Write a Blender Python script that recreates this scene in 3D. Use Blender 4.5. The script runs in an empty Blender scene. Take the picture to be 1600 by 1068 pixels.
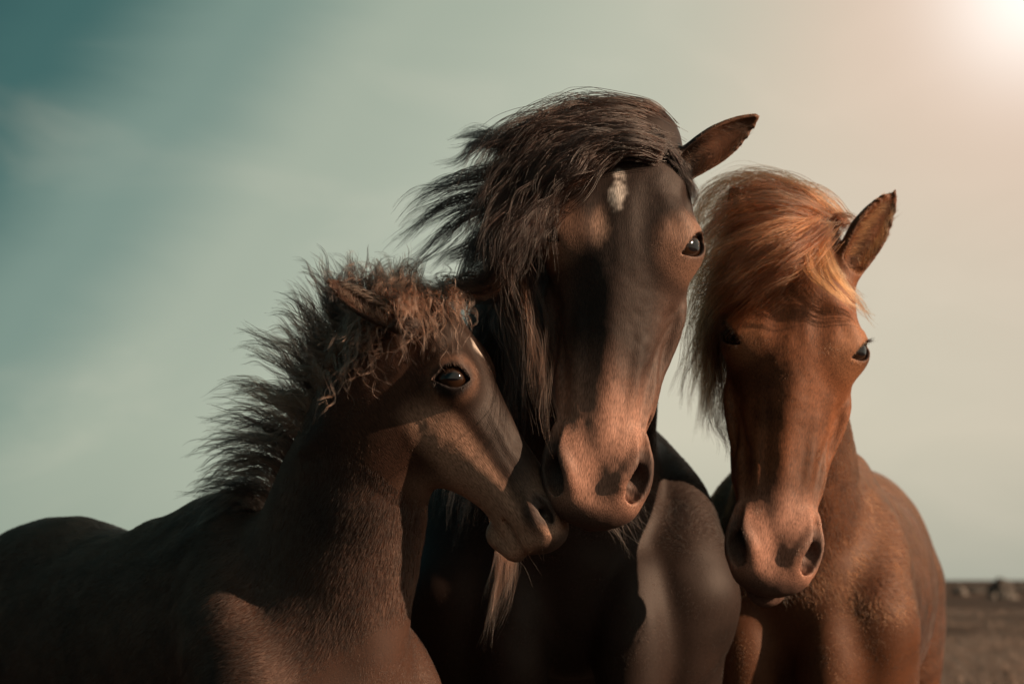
import bpy, math
import numpy as np
from mathutils import Vector, Matrix

scene = bpy.context.scene
rng = np.random.default_rng(11)

# ------------------------------------------------------------------ camera
CAM_H, LENS, PX = 1.0, 55.0, 1600.0
FPX = PX * LENS / 36.0
PITCH = math.atan(371.0 / FPX)
cam_d = bpy.data.cameras.new('camera')
cam = bpy.data.objects.new('camera', cam_d)
scene.collection.objects.link(cam)
cam.location = (0, 0, CAM_H)
cam.rotation_euler = (math.radians(90) + PITCH, 0, 0)
cam_d.lens = LENS
cam_d.sensor_width = 36.0
cam_d.clip_end = 5000
cam_d.clip_start = 0.05
cam_d.dof.use_dof = True
cam_d.dof.focus_distance = 2.40
cam_d.dof.aperture_fstop = 4.0
scene.camera = cam

def P(px, py, Y):
    """point of the place seen at photo pixel (px, py) at Y metres in front of the camera"""
    dx = (px - 800.0) / FPX
    dy = (534.0 - py) / FPX
    c, s = math.cos(PITCH), math.sin(PITCH)
    v = np.array([dx, c - dy * s, s + dy * c])
    return v * (Y / v[1]) + np.array([0, 0, CAM_H])

# ------------------------------------------------------------------ world
SUN_AZ, SUN_EL = 68.0, 22.0      # azimuth measured from behind the camera towards the right
world = bpy.data.worlds.new('World')
scene.world = world
world.use_nodes = True
nt = world.node_tree
nt.nodes.clear()
def N(t, **kw):
    n = nt.nodes.new(t)
    for k, v in kw.items():
        setattr(n, k, v)
    return n
def lin(c):
    c = np.array(c, float) / 255.0
    r = np.where(c <= 0.04045, c / 12.92, ((c + 0.055) / 1.055) ** 2.4)
    return tuple(r) + (1.0,)
def mathn(op, a, b=None, c=None, clamp=False):
    n = N('ShaderNodeMath', operation=op, use_clamp=clamp)
    for i, v in enumerate((a, b, c)):
        if v is None: continue
        if isinstance(v, (int, float)): n.inputs[i].default_value = v
        else: nt.links.new(v, n.inputs[i])
    return n.outputs[0]
tc = N('ShaderNodeTexCoord')
sep = N('ShaderNodeSeparateXYZ'); nt.links.new(tc.outputs['Generated'], sep.inputs[0])
X, Z = sep.outputs[0], sep.outputs[2]
q = mathn('SUBTRACT', X, mathn('MULTIPLY', mathn('MAXIMUM', Z, 0.0), 0.74))
# thin high cloud, stretched along the horizon
mp = N('ShaderNodeMapping'); mp.inputs['Scale'].default_value = (2.2, 2.2, 6.0)
mp.inputs['Rotation'].default_value = (0, math.radians(-24), 0)
nt.links.new(tc.outputs['Generated'], mp.inputs[0])
cn = N('ShaderNodeTexNoise'); cn.inputs['Scale'].default_value = 2.1; cn.inputs['Detail'].default_value = 5
cn.inputs['Roughness'].default_value = 0.55; cn.inputs['Distortion'].default_value = 1.1
nt.links.new(mp.outputs[0], cn.inputs['Vector'])
cl = N('ShaderNodeMapRange', clamp=True)
for i, v in enumerate((0, 0.50, 0.74, 0.0, 1.0)):
    if i: cl.inputs[i].default_value = v
nt.links.new(cn.outputs[0], cl.inputs[0])
qq = mathn('ADD', q, mathn('MULTIPLY', mathn('SUBTRACT', cn.outputs[0], 0.5), 0.05))
qr = mathn('MULTIPLY_ADD', qq, 1.0, 0.62)
ramp = N('ShaderNodeValToRGB')
cr = ramp.color_ramp
cr.interpolation = 'EASE'
SKY = [(0.00, (34, 76, 76)), (0.10, (62, 100, 95)), (0.20, (124, 146, 134)), (0.30, (167, 177, 159)),
       (0.46, (187, 192, 173)), (0.62, (206, 201, 180)), (1.0, (206, 196, 176))]
while len(cr.elements) < len(SKY): cr.elements.new(0.5)
for e, (p, c) in zip(cr.elements, SKY):
    e.position = p; e.color = lin(c)
nt.links.new(qr, ramp.inputs[0])
# haze band low over the land: greyer
lowr = N('ShaderNodeMapRange', clamp=True)
for i, v in enumerate((0, 0.0, 0.09, 1.0, 0.0)):
    if i: lowr.inputs[i].default_value = v
nt.links.new(Z, lowr.inputs[0])
mixl = N('ShaderNodeMix', data_type='RGBA')
nt.links.new(mathn('MULTIPLY', lowr.outputs[0], 0.45), mixl.inputs[0])
nt.links.new(ramp.outputs[0], mixl.inputs[6]); mixl.inputs[7].default_value = lin((128, 148, 138))
# cloud lightening
mixc = N('ShaderNodeMix', data_type='RGBA', blend_type='SCREEN')
nt.links.new(mathn('MULTIPLY', cl.outputs[0], 0.11), mixc.inputs[0])
nt.links.new(mixl.outputs[2], mixc.inputs[6]); mixc.inputs[7].default_value = lin((225, 195, 165))
# glow of the low sun behind thin cloud, upper right
G = P(1625, -25, 100.0) - np.array([0, 0, CAM_H]); G = G / np.linalg.norm(G)
dot = N('ShaderNodeVectorMath', operation='DOT_PRODUCT')
nrm = N('ShaderNodeVectorMath', operation='NORMALIZE'); nt.links.new(tc.outputs['Generated'], nrm.inputs[0])
nt.links.new(nrm.outputs[0], dot.inputs[0]); dot.inputs[1].default_value = tuple(G)
ang = mathn('ARCCOSINE', mathn('MINIMUM', dot.outputs['Value'], 1.0))
g1 = mathn('EXPONENT', mathn('MULTIPLY', mathn('POWER', mathn('DIVIDE', ang, 0.16), 2.0), -1.0))
g2 = mathn('EXPONENT', mathn('MULTIPLY', mathn('POWER', mathn('DIVIDE', ang, 0.055), 2.0), -1.0))
mg1 = N('ShaderNodeMix', data_type='RGBA')
nt.links.new(mathn('MULTIPLY', g1, 0.78), mg1.inputs[0])
nt.links.new(mixc.outputs[2], mg1.inputs[6]); mg1.inputs[7].default_value = lin((240, 203, 180))
mg2 = N('ShaderNodeMix', data_type='RGBA', blend_type='ADD', clamp_factor=False)
nt.links.new(g2, mg2.inputs[0])
nt.links.new(mg1.outputs[2], mg2.inputs[6]); mg2.inputs[7].default_value = (0.42, 0.52, 0.56, 1)
bg1 = N('ShaderNodeBackground'); nt.links.new(mg2.outputs[2], bg1.inputs[0]); bg1.inputs[1].default_value = 0.545
sky = N('ShaderNodeTexSky', sky_type='NISHITA', sun_disc=False)
sky.sun_elevation = math.radians(SUN_EL)
sky.sun_rotation = math.radians(180 - SUN_AZ)
sky.dust_density = 3.0
bg2 = N('ShaderNodeBackground'); nt.links.new(sky.outputs[0], bg2.inputs[0]); bg2.inputs[1].default_value = 0.05
ms = N('ShaderNodeMixShader'); ms.inputs[0].default_value = 0.93
nt.links.new(bg2.outputs[0], ms.inputs[1]); nt.links.new(bg1.outputs[0], ms.inputs[2])
wo = N('ShaderNodeOutputWorld'); nt.links.new(ms.outputs[0], wo.inputs[0])

# ------------------------------------------------------------------ sun
sun_d = bpy.data.lights.new('sun', 'SUN')
sun = bpy.data.objects.new('sun', sun_d)
scene.collection.objects.link(sun)
sun_d.energy = 5.0
sun_d.angle = math.radians(0.6)
sun_d.color = (1.0, 0.66, 0.43)
ce = math.cos(math.radians(SUN_EL))
SUN_DIR = Vector((math.sin(math.radians(SUN_AZ)) * ce, -math.cos(math.radians(SUN_AZ)) * ce, math.sin(math.radians(SUN_EL))))
sun.rotation_euler = SUN_DIR.to_track_quat('Z', 'Y').to_euler()
sun.location = (4, -4, 5)

vs = scene.view_settings
vs.view_transform = 'Standard'
vs.look = 'None'
vs.exposure = 0.92
vs.gamma = 1.0
vs.use_curve_mapping = False
scene.render.film_transparent = False

# ------------------------------------------------------------------ object helpers
def link(o, parent=None, **props):
    scene.collection.objects.link(o)
    if parent is not None: o.parent = parent
    for k, v in props.items(): o[k] = v
    return o
def mesh_obj(name, verts, faces, mat, parent=None, smooth=True, **props):
    me = bpy.data.meshes.new(name)
    verts = np.asarray(verts, np.float32)
    faces = np.asarray(faces, np.int32)
    me.vertices.add(len(verts)); me.vertices.foreach_set('co', verts.ravel())
    k = faces.shape[1]
    me.loops.add(faces.size); me.loops.foreach_set('vertex_index', faces.ravel())
    me.polygons.add(len(faces)); me.polygons.foreach_set('loop_start', np.arange(0, faces.size, k, dtype=np.int32))
    me.polygons.foreach_set('use_smooth', np.full(len(faces), smooth))
    me.update(calc_edges=True); me.validate()
    if mat: me.materials.append(mat)
    return link(bpy.data.objects.new(name, me), parent, **props)
def hair_obj(name, pos, rad, col, mat, parent=None, **props):
    """pos (n, k, 3), rad (n, k), col (n, 3): one curves object"""
    n, k, _ = pos.shape
    hc = bpy.data.hair_curves.new(name)
    hc.add_curves([k] * n)
    hc.position_data.foreach_set('vector', np.ascontiguousarray(pos, np.float32).ravel())
    at = hc.attributes.get('radius') or hc.attributes.new('radius', 'FLOAT', 'POINT')
    at.data.foreach_set('value', np.ascontiguousarray(rad, np.float32).ravel())
    ac = hc.attributes.new('coat', 'FLOAT_COLOR', 'CURVE')
    c4 = np.ones((n, 4), np.float32); c4[:, :3] = col
    ac.data.foreach_set('color', c4.ravel())
    hc.materials.append(mat)
    return link(bpy.data.objects.new(name, hc), parent, **props)

# ------------------------------------------------------------------ materials
def new_mat(name):
    m = bpy.data.materials.new(name); m.use_nodes = True
    t = m.node_tree; t.nodes.clear()
    o = t.nodes.new('ShaderNodeOutputMaterial')
    return m, t, o
def mat_coat():
    m, t, o = new_mat('coat_skin')
    b = t.nodes.new('ShaderNodeBsdfPrincipled'); t.links.new(b.outputs[0], o.inputs[0])
    a = t.nodes.new('ShaderNodeAttribute'); a.attribute_name = 'coat'
    ly = t.nodes.new('ShaderNodeAttribute'); ly.attribute_name = 'lie'
    n = t.nodes.new('ShaderNodeTexNoise'); n.inputs['Scale'].default_value = 1.0; n.inputs['Detail'].default_value = 3
    mpn = t.nodes.new('ShaderNodeMapping'); mpn.inputs['Scale'].default_value = (110, 700, 700)
    t.links.new(ly.outputs['Vector'], mpn.inputs[0]); t.links.new(mpn.outputs[0], n.inputs['Vector'])
    mr = t.nodes.new('ShaderNodeMapRange'); mr.inputs[1].default_value = .3; mr.inputs[2].default_value = .7; mr.inputs[3].default_value = 0.5; mr.inputs[4].default_value = 1.5
    t.links.new(n.outputs[0], mr.inputs[0])
    mx = t.nodes.new('ShaderNodeVectorMath'); mx.operation = 'SCALE'
    t.links.new(a.outputs['Color'], mx.inputs[0]); t.links.new(mr.outputs[0], mx.inputs['Scale'])
    t.links.new(mx.outputs[0], b.inputs['Base Color'])
    b.inputs['Roughness'].default_value = 0.57
    b.inputs['Specular IOR Level'].default_value = 0.19
    bp = t.nodes.new('ShaderNodeBump'); bp.inputs['Strength'].default_value = 0.35; bp.inputs['Distance'].default_value = 0.0015
    t.links.new(n.outputs[0], bp.inputs['Height']); t.links.new(bp.outputs[0], b.inputs['Normal'])
    return m
def mat_hair(name, rough=0.3, radial=0.4, rand=0.5, scale=1.0):
    m, t, o = new_mat(name)
    b = t.nodes.new('ShaderNodeBsdfHairPrincipled'); t.links.new(b.outputs[0], o.inputs[0])
    b.parametrization = 'COLOR'
    a = t.nodes.new('ShaderNodeAttribute'); a.attribute_name = 'coat'
    t.links.new(a.outputs['Color'], b.inputs['Color'])
    b.inputs['Roughness'].default_value = rough
    b.inputs['Radial Roughness'].default_value = radial
    b.inputs['Random Roughness'].default_value = 0.3
    b.inputs['IOR'].default_value = 1.43
    return m
def mat_simple(name, col, rough=0.5, spec=0.5, coat=0.0):
    m, t, o = new_mat(name)
    b = t.nodes.new('ShaderNodeBsdfPrincipled'); t.links.new(b.outputs[0], o.inputs[0])
    b.inputs['Base Color'].default_value = (*col, 1)
    b.inputs['Roughness'].default_value = rough
    b.inputs['Specular IOR Level'].default_value = spec
    b.inputs['Coat Weight'].default_value = coat
    b.inputs['Coat Roughness'].default_value = 0.03
    return m
M_COAT = mat_coat()
M_FUR = mat_hair('coat_fur', 0.50, 0.65)
M_MANE = mat_hair('mane_hair', 0.28, 0.4)
M_EYE = mat_simple('eye_iris', (0.015, 0.007, 0.0035), 0.05, 0.35, 0.4)
M_PUPIL = mat_simple('eye_pupil', (0.001, 0.001, 0.002), 0.04, 0.35, 0.4)
M_HOOF = mat_simple('hoof_horn', (0.05, 0.042, 0.035), 0.5)

# ------------------------------------------------------------------ implicit sculpting
def smin(a, b, k):
    h = np.clip(0.5 + 0.5 * (b - a) / k, 0, 1)
    return b + (a - b) * h - k * h * (1 - h)
def smax(a, b, k):
    return -smin(-a, -b, k)
def unit(v):
    v = np.asarray(v, float); return v / np.linalg.norm(v)
def catmull(pts, m):
    """pts (n, c) -> (m, c), smooth, passing through pts, by chord length"""
    pts = np.asarray(pts, float); n = len(pts)
    if n == 2:
        u = np.linspace(0, 1, m)[:, None]; return pts[0] * (1 - u) + pts[1] * u
    ch = np.r_[0, np.cumsum(np.maximum(np.linalg.norm(np.diff(pts[:, :3], axis=0), axis=1), 1e-6))]
    tg = np.gradient(pts, ch, axis=0)
    u = np.linspace(0, ch[-1], m)
    i = np.clip(np.searchsorted(ch, u, side='right') - 1, 0, n - 2)
    hh = (ch[i + 1] - ch[i])[:, None]; s = ((u - ch[i])[:, None]) / hh
    return ((2*s**3-3*s**2+1)*pts[i] + (s**3-2*s**2+s)*hh*tg[i] + (-2*s**3+3*s**2)*pts[i+1] + (s**3-s**2)*hh*tg[i+1])

class Tube:
    """a swept ellipse: stations (x, y, z, half width along lat, half depth across it)"""
    def __init__(self, st, lat, k=0.05, res=None, M=None, S=1.0):
        st = np.asarray(st, float)
        lat = np.asarray(lat, float)
        if lat.ndim == 1: lat = np.repeat(lat[None], len(st), 0)
        if M is not None:
            st = st.copy(); st[:, :3] = st[:, :3] @ M[:3, :3].T + M[:3, 3]; st[:, 3:5] *= S
            lat = lat @ M[:3, :3].T
        m = res or 4 * (len(st) - 1) + 1
        a = catmull(np.c_[st, lat], m)
        self.p, self.w, self.h, self.lat = a[:, :3], a[:, 3], a[:, 4], a[:, 5:8]
        self.lat /= np.linalg.norm(self.lat, axis=1)[:, None]
        self.p, self.w, self.h, self.lat = (x.astype(np.float32) for x in (self.p, self.w, self.h, self.lat))
        self.k = k
        r = np.maximum(self.w, self.h)[:, None] + 0.06 + k
        self.lo = (self.p - r).min(0); self.hi = (self.p + r).max(0)
    def __call__(self, Q):
        best = np.full(len(Q), 1e9, np.float32); bi = np.zeros(len(Q), np.int32); bt = np.zeros(len(Q), np.float32)
        for i in range(len(self.p) - 1):
            a = self.p[i].astype(np.float32); ab = (self.p[i + 1] - self.p[i]).astype(np.float32)
            tt = np.clip(((Q - a) @ ab) / (ab @ ab), 0, 1)
            d = Q - a - tt[:, None] * ab
            d2 = np.einsum('ij,ij->i', d, d)
            u = d2 < best
            best[u] = d2[u]; bi[u] = i; bt[u] = tt[u]
        j = bi + 1; s = bt[:, None]
        Q = Q.astype(np.float32)
        c = self.p[bi] * (1 - s) + self.p[j] * s
        w = self.w[bi] * (1 - bt) + self.w[j] * bt
        h = self.h[bi] * (1 - bt) + self.h[j] * bt
        L = self.lat[bi] * (1 - s) + self.lat[j] * s
        T = self.p[j] - self.p[bi]; T = T / np.linalg.norm(T, axis=1)[:, None]
        L = L - np.einsum('ij,ij->i', L, T)[:, None] * T; L /= np.linalg.norm(L, axis=1)[:, None]
        dq = Q - c
        la = np.einsum('ij,ij->i', dq, L); ax = np.einsum('ij,ij->i', dq, T)
        dv2 = np.maximum(np.einsum('ij,ij->i', dq, dq) - la**2 - ax**2, 0)
        m = np.minimum(w, h)
        k0 = np.sqrt((la / w)**2 + dv2 / h**2 + (ax / m)**2)
        k1 = np.sqrt((la / w**2)**2 + dv2 / h**4 + (ax / m**2)**2) + 1e-6
        return k0 * (k0 - 1) / k1
class Ell:
    def __init__(self, c, r, R=None, k=0.05, M=None, S=1.0):
        c = np.asarray(c, float); r = np.asarray(r, float)
        R = np.eye(3) if R is None else np.asarray(R, float)   # rows are axes
        if M is not None:
            c = M[:3, :3] @ c + M[:3, 3]; r = r * S
            R = (M[:3, :3] @ R.T).T
            R = R / np.linalg.norm(R, axis=1)[:, None]
        self.c, self.r, self.R, self.k = c, r, R, k
        self.lo = c - r.max() - 0.06 - k; self.hi = c + r.max() + 0.06 + k
    def __call__(self, Q):
        q = (Q - self.c) @ self.R.T
        k0 = np.sqrt(((q / self.r)**2).sum(1)); k1 = np.sqrt(((q / self.r**2)**2).sum(1)) + 1e-6
        return k0 * (k0 - 1) / k1
def ell(q, c, r):
    e = (q - np.asarray(c)) ; r = np.asarray(r, float)
    k0 = np.sqrt(((e / r)**2).sum(1)); k1 = np.sqrt(((e / r**2)**2).sum(1)) + 1e-6
    return k0 * (k0 - 1) / k1
def chain(q, pts, m=14):
    """round chain: pts (t, l, d, r)"""
    pts = catmull(np.asarray(pts, float), m).astype(np.float32); q = q.astype(np.float32)
    f = np.full(len(q), 1e9, np.float32)
    for i in range(len(pts) - 1):
        a, b = pts[i, :3], pts[i + 1, :3]; ab = b - a
        tt = np.clip(((q - a) @ ab) / (ab @ ab), 0, 1)
        e = q - a - tt[:, None] * ab
        f = np.minimum(f, np.sqrt(np.einsum('ij,ij->i', e, e)) - (pts[i, 3] * (1 - tt) + pts[i + 1, 3] * tt))
    return f

# half sections of a horse's head, poll (0) to lip (1), in head lengths: (lateral, dorsal)
SECT = {
 -0.10: [(0,-.08),(.04,-.09),(.075,-.13),(.085,-.19),(.075,-.25),(.045,-.29),(0,-.30)],
 0.00: [(0,-.03),(.05,-.042),(.09,-.09),(.10,-.16),(.09,-.25),(.05,-.31),(0,-.32)],
 0.10: [(0,-.004),(.07,-.016),(.122,-.06),(.132,-.15),(.12,-.28),(.06,-.38),(0,-.39)],
 0.20: [(0,.012),(.09,-.004),(.148,-.05),(.150,-.14),(.135,-.30),(.07,-.43),(0,-.42)],
 0.30: [(0,.014),(.10,-.006),(.158,-.06),(.158,-.14),(.14,-.31),(.08,-.44),(0,-.43)],
 0.40: [(0,.006),(.076,-.022),(.132,-.068),(.150,-.15),(.13,-.30),(.075,-.41),(0,-.40)],
 0.50: [(0,-.006),(.056,-.030),(.111,-.082),(.138,-.15),(.115,-.27),(.06,-.345),(0,-.345)],
 0.60: [(0,-.017),(.050,-.042),(.097,-.093),(.122,-.15),(.098,-.235),(.05,-.28),(0,-.285)],
 0.70: [(0,-.025),(.051,-.050),(.098,-.095),(.113,-.14),(.088,-.20),(.045,-.235),(0,-.24)],
 0.80: [(0,-.033),(.053,-.053),(.096,-.090),(.108,-.13),(.083,-.185),(.05,-.215),(0,-.22)],
 0.90: [(0,-.046),(.060,-.056),(.095,-.09),(.094,-.13),(.075,-.18),(.05,-.215),(0,-.225)],
 1.00: [(0,-.070),(.055,-.080),(.083,-.105),(.083,-.135),(.07,-.17),(.045,-.20),(0,-.205)],
 1.10: [(0,-.090),(.045,-.098),(.065,-.115),(.065,-.135),(.055,-.16),(.035,-.18),(0,-.185)],
}
def _head_table():
    ts = sorted(SECT); TH = np.linspace(0, math.pi, 181)
    rows = []; cs = []
    for t in ts:
        s = np.array(SECT[t], float); c = 0.5 * (s[0, 1] + s[-1, 1])
        dense = catmull(np.c_[np.r_[-s[1:3][::-1, 0], s[:, 0], -s[-3:-1][::-1, 0]], np.r_[s[1:3][::-1, 1], s[:, 1], s[-3:-1][::-1, 1]], np.zeros(11)], 300)
        th = np.arctan2(dense[:, 0], dense[:, 1] - c); r = np.hypot(dense[:, 0], dense[:, 1] - c)
        th = np.where(th < -2.2, th + 2 * math.pi, th)
        o = np.argsort(th); rows.append(np.interp(TH, th[o], r[o])); cs.append(c)
    T = np.linspace(ts[0], ts[-1], 121)
    A = np.c_[np.array(rows), np.array(cs)]
    D = np.gradient(A, np.array(ts), axis=0)
    tsa = np.array(ts); i = np.clip(np.searchsorted(tsa, T, side='right') - 1, 0, len(ts) - 2)
    hh = (tsa[i + 1] - tsa[i])[:, None]; s = (T - tsa[i])[:, None] / hh
    B = (2*s**3-3*s**2+1)*A[i] + (s**3-2*s**2+s)*hh*D[i] + (-2*s**3+3*s**2)*A[i+1] + (s**3-s**2)*hh*D[i+1]
    return ts[0], ts[-1], B[:, :-1], B[:, -1]
HT0, HT1, HTAB, HCEN = _head_table()

def sst_(a, b, x):
    u = np.clip((x - a) / (b - a), 0, 1); return u*u*(3-2*u)
class Head:
    k = 0.045
    def __init__(self, O, a, d, L, ws=1.12, ears=(), eye=(.335, .150, -.088), lid=0.0, foal=False, deep=1.0, low=.50, lip=0.0):
        self.O = np.asarray(O, float); self.a = unit(a)
        d = np.asarray(d, float); self.d = unit(d - (d @ self.a) * self.a)
        self.l = np.cross(self.d, self.a); self.L = L; self.ws = ws; self.ears = ears; self.foal = foal
        self.R = np.array([self.a, self.l, self.d])
        c = self.O + self.a * 0.45 * L - self.d * 0.2 * L
        self.lo = c - 0.85 * L; self.hi = c + 0.85 * L
        self.eye_c = np.array([eye[0], eye[1] * ws, eye[2]]); self.eye_r = 0.050 if not foal else 0.055
        self.e = unit([-0.04, 0.74, 0.60]) if not foal else unit([-.04, .84, .46]); m = np.array([0.50, -0.42, 0.74])
        self.em = unit(m - (m @ self.e) * self.e)           # towards the inner corner
        self.eq = np.cross(self.em, self.e)                  # up / down across the slit
        if self.eq[0] > 0: self.eq = -self.eq                # eq points to the upper lid (towards the poll)
        self.lid = lid; self.deep = deep; self.low = low; self.lip = lip
    def local(self, Q):
        return ((Q - self.O) @ self.R.T) / self.L
    def world(self, q):
        return (np.asarray(q) * self.L) @ self.R + self.O
    def eye_world(self, side):
        c = self.eye_c.copy(); e = self.e.copy(); em = self.em.copy(); eq = self.eq.copy()
        for v in (c, e, em, eq): v[1] *= side
        return self.world(c), e @ self.R, em @ self.R, eq @ self.R
    def __call__(self, Q):
        q = self.local(Q).astype(np.float64)
        side = np.sign(q[:, 1]); q0 = q
        if self.deep != 1.0:
            q = q.copy(); dd = np.minimum(q[:, 2] + .09, 0); q[:, 2] += dd*(1/(1 + (self.deep - 1)*(1 - .38*sst_(.45, .80, q[:, 0]))) - 1)*sst_(.05, .25, q[:, 0])
        ws = self.ws
        t, l, d = q[:, 0], np.abs(q[:, 1]), q[:, 2]
        m = np.c_[t, l, d]
        tt = np.clip((t - HT0) / (HT1 - HT0), 0, 0.9999) * (len(HCEN) - 1)
        i = tt.astype(int); s = tt - i
        c = HCEN[i] * (1 - s) + HCEN[i + 1] * s
        lw = l / ws
        rho = np.hypot(lw, d - c); th = np.arctan2(lw, d - c) / math.pi * 180
        j = np.clip(th.astype(int), 0, 179); u = th - j
        R = (HTAB[i, j]*(1-u) + HTAB[i, j+1]*u)*(1-s) + (HTAB[i+1, j]*(1-u) + HTAB[i+1, j+1]*u)*s
        f = (rho - R) * 0.92
        f = smax(f, np.maximum(t - 0.985, -0.06 - t), 0.05)
        W = ws
        f = f.astype(np.float32); m = m.astype(np.float32)
        re = self.eye_r
        def ap(op, lo, hi, fn, k):
            """apply a local feature only near its box"""
            pad = 0.012 + k
            n = np.nonzero((t > lo[0]-pad) & (t < hi[0]+pad) & (l > lo[1]-pad) & (l < hi[1]+pad) & (d > lo[2]-pad) & (d < hi[2]+pad))[0]
            if len(n): f[n] = op(f[n], fn(m[n]), k)
        def E(c, r, k):
            c = np.array(c); r = np.array(r); ap(smin, c-r, c+r, lambda v: ell(v, c, r), k)
        def Ec(c, r, k):
            c = np.array(c); r = np.array(r); ap(lambda x, y, kk: smax(x, -y, kk), c-r, c+r, lambda v: ell(v, c, r), k)
        def C(p, n, k, cut=False):
            p = np.array(p, float); r = p[:, 3:].max()
            op = (lambda x, y, kk: smax(x, -y, kk)) if cut else smin
            ap(op, p[:, :3].min(0)-r, p[:, :3].max(0)+r, lambda v: chain(v, p, n), k)
        et = self.eye_c[0]
        # bone and muscle
        E((et, .112*W, -.080), (.090, .060, .062), .055)                                       # orbit
        C([(et-.09, .092*W, -.030, .018), (et-.055, .124*W, -.030, .023), (et-.02, .142*W, -.040, .018)], 6, .025)   # brow
        if not self.foal: Ec((et-.12, .150*W, -.050), (.045, .024, .030), .03)                                   # hollow over the eye
        Ec((et-.06, .055*W, .034), (.09, .030, .025), .03)                                     # flat either side of the forehead
        if not self.foal: C([(et+.06, .140*W, -.128, .010), (.47, .141*W, -.136, .018), (.56, .128*W, -.136, .014), (.65, .104*W, -.132, .005)], 9, .018)     # facial crest
        (None if self.foal else Ec((.575, .132*W, -.090), (.11, .026, .030), .03))                                       # hollow below the eye
        if self.foal: E((.345, .100*W, -.205), (.185, .056, .120), .018)
        E((.235, .085*W, -.29), (.17, .060, .135), .04)                                        # cheek
        C([(.42, .068*W, -.056, .006), (.54, .060*W, -.060, .013), (.66, .057*W, -.070, .013), (.77, .056*W, -.080, .009)], 8, .022)   # edge of the nasal bone
        if not self.foal: C([(.56, .098*W, -.112, .005), (.69, .098*W, -.100, .011), (.80, .086*W, -.086, .009)], 7, .016)    # muscle to the nostril
        if self.foal: E((.77, 0, -.066), (.16, .070*W, .046), .03)      # bridge of the nose
        Wm = W*.87
        # muzzle
        E((.872, .072*Wm, -.090), (.090, .045, .052), .04)           # nostril wing
        if not self.foal: Ec((.79, .106*Wm, -.125), (.07, .014, .03), .03)             # hollow behind the nostril
        E((.958, 0, -.114), (.060, .092*Wm, .056), .035)
        if self.foal: E((.930, 0, -.125), (.078, .090*Wm, .060), .03)             # upper lip
        md_ = -.018 if self.foal else 0.0
        E((.925 + self.lip, 0, -.196+md_), (.066, .062*Wm, .034), .014)              # lower lip
        E((.875, 0, -.208+md_), (.055, .050*Wm, .038), .025)             # chin
        Ec((.925, 0, -.028), (.05, .016, .014), .025)               # dip between the nostrils
        mr_, md_ = (.005, -.020) if self.foal else (0.0, 0.0)
        C([(1.03, 0, -.168+md_, .004+mr_), (1.0, .045*Wm, -.168+md_, .005+mr_), (.945, .078*Wm, -.166+md_, .007+mr_), (.885, .085*Wm, -.160+md_, .008+mr_), (.825, .084*Wm, -.148+md_, .005+mr_)], 12, .010, True)
        C([(.83, .074*Wm, -.145, .012), (.82, .074*Wm, -.165, .010)], 3, .02)
        # nostril: inner rim, outer wing, opening
        C([(.785, .080*Wm, -.070, .004), (.820, .095*Wm, -.056, .008), (.855, .090*Wm, -.041, .012), (.905, .062*Wm, -.046, .013), (.945, .048*Wm, -.074, .012)], 10, .022)
        C([(.790, .104*Wm, -.080, .006), (.85, .126*Wm, -.092, .009), (.91, .118*Wm, -.100, .012), (.955, .082*Wm, -.100, .014)], 10, .022)
        op1 = [(.768, .101*Wm, -.062, .006), (.805, .114*Wm, -.059, .018), (.860, .116*Wm, -.056, .027), (.910, .098*Wm, -.062, .031), (.940, .078*Wm, -.078, .018)]
        if self.foal: op1 = [(a_, b_, c_, r_*.46) for a_, b_, c_, r_ in op1]
        ro_ = .013 if self.foal else .022
        op2 = [(.88, .096*Wm, -.080, ro_), (.85, .066*Wm, -.105, ro_)]
        ap(lambda x, y, kk: smax(x, -y, kk), (.76, .03, -.14), (.97, .17, -.02), lambda v: smin(chain(v, op1, 10), chain(v, op2, 4), .02), .006)
        # eye: lids and slit
        def eye_fn(idx):
            v = m[idx] - self.eye_c
            pe, qe, ee = v @ self.em, v @ self.eq, v @ self.e
            dist = np.linalg.norm(v, axis=1)
            g0 = smin(f[idx], dist - re * 1.17, .030)
            hp = re * 1.10
            pr = np.clip(pe / hp, -1.3, 1.3)
            up = re * (0.66 - self.lid) * (1 - pr**2) - re * 0.10 * pr; dn = re * self.low * (1 - pr**2) + re * 0.10 * pr
            lidr = np.abs(dist - re*1.17) + np.abs(qe - up - re*.12)*.9 - re*.13          # rim of the upper lid
            g0 = smin(g0, np.where(ee > 0, np.maximum(lidr, np.abs(pe) - hp), 1.0), .008)
            g = np.maximum(np.maximum(qe - up, -qe - dn), -ee) * 0.9
            g = np.maximum(g, ee - re * 3)
            g0 = smax(g0, -g, .005)
            f[idx] = np.maximum(g0, -(np.where(ee > -re, dist - re * 1.005, 1)))
        idx = np.nonzero((np.abs(t - et) < .13) & (np.abs(l - self.eye_c[1]) < .13) & (np.abs(d - self.eye_c[2]) < .13))[0]
        if len(idx): eye_fn(idx)
        # ears (each side has its own pose)
        for sd, base, tip, face, wid in self.ears:
            bb = np.array([base, tip]); n = np.nonzero((side == sd) & np.all((q > bb.min(0)-.11) & (q < bb.max(0)+.11), axis=1))[0]
            if not len(n): continue
            qm = q0[n]
            base = np.asarray(base, float); tip = np.asarray(tip, float)
            ax = tip - base; ln = np.linalg.norm(ax); face_u = unit(np.asarray(face) - (np.asarray(face) @ unit(ax)) * unit(ax))
            lat = np.cross(unit(ax), face_u)
            us = np.array([-.25, 0, .2, .45, .7, .88, 1.0]); wd = np.array([.80, .84, .96, 1.0, .80, .52, .24]) * wid
            bend = -0.10 * ln * (us**2 - us)
            cp = base + us[:, None] * ax + (bend)[:, None] * -face_u
            st = np.c_[cp, wd, wd * 0.80]
            outer = Tube(st, lat, res=20)(qm)
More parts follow.
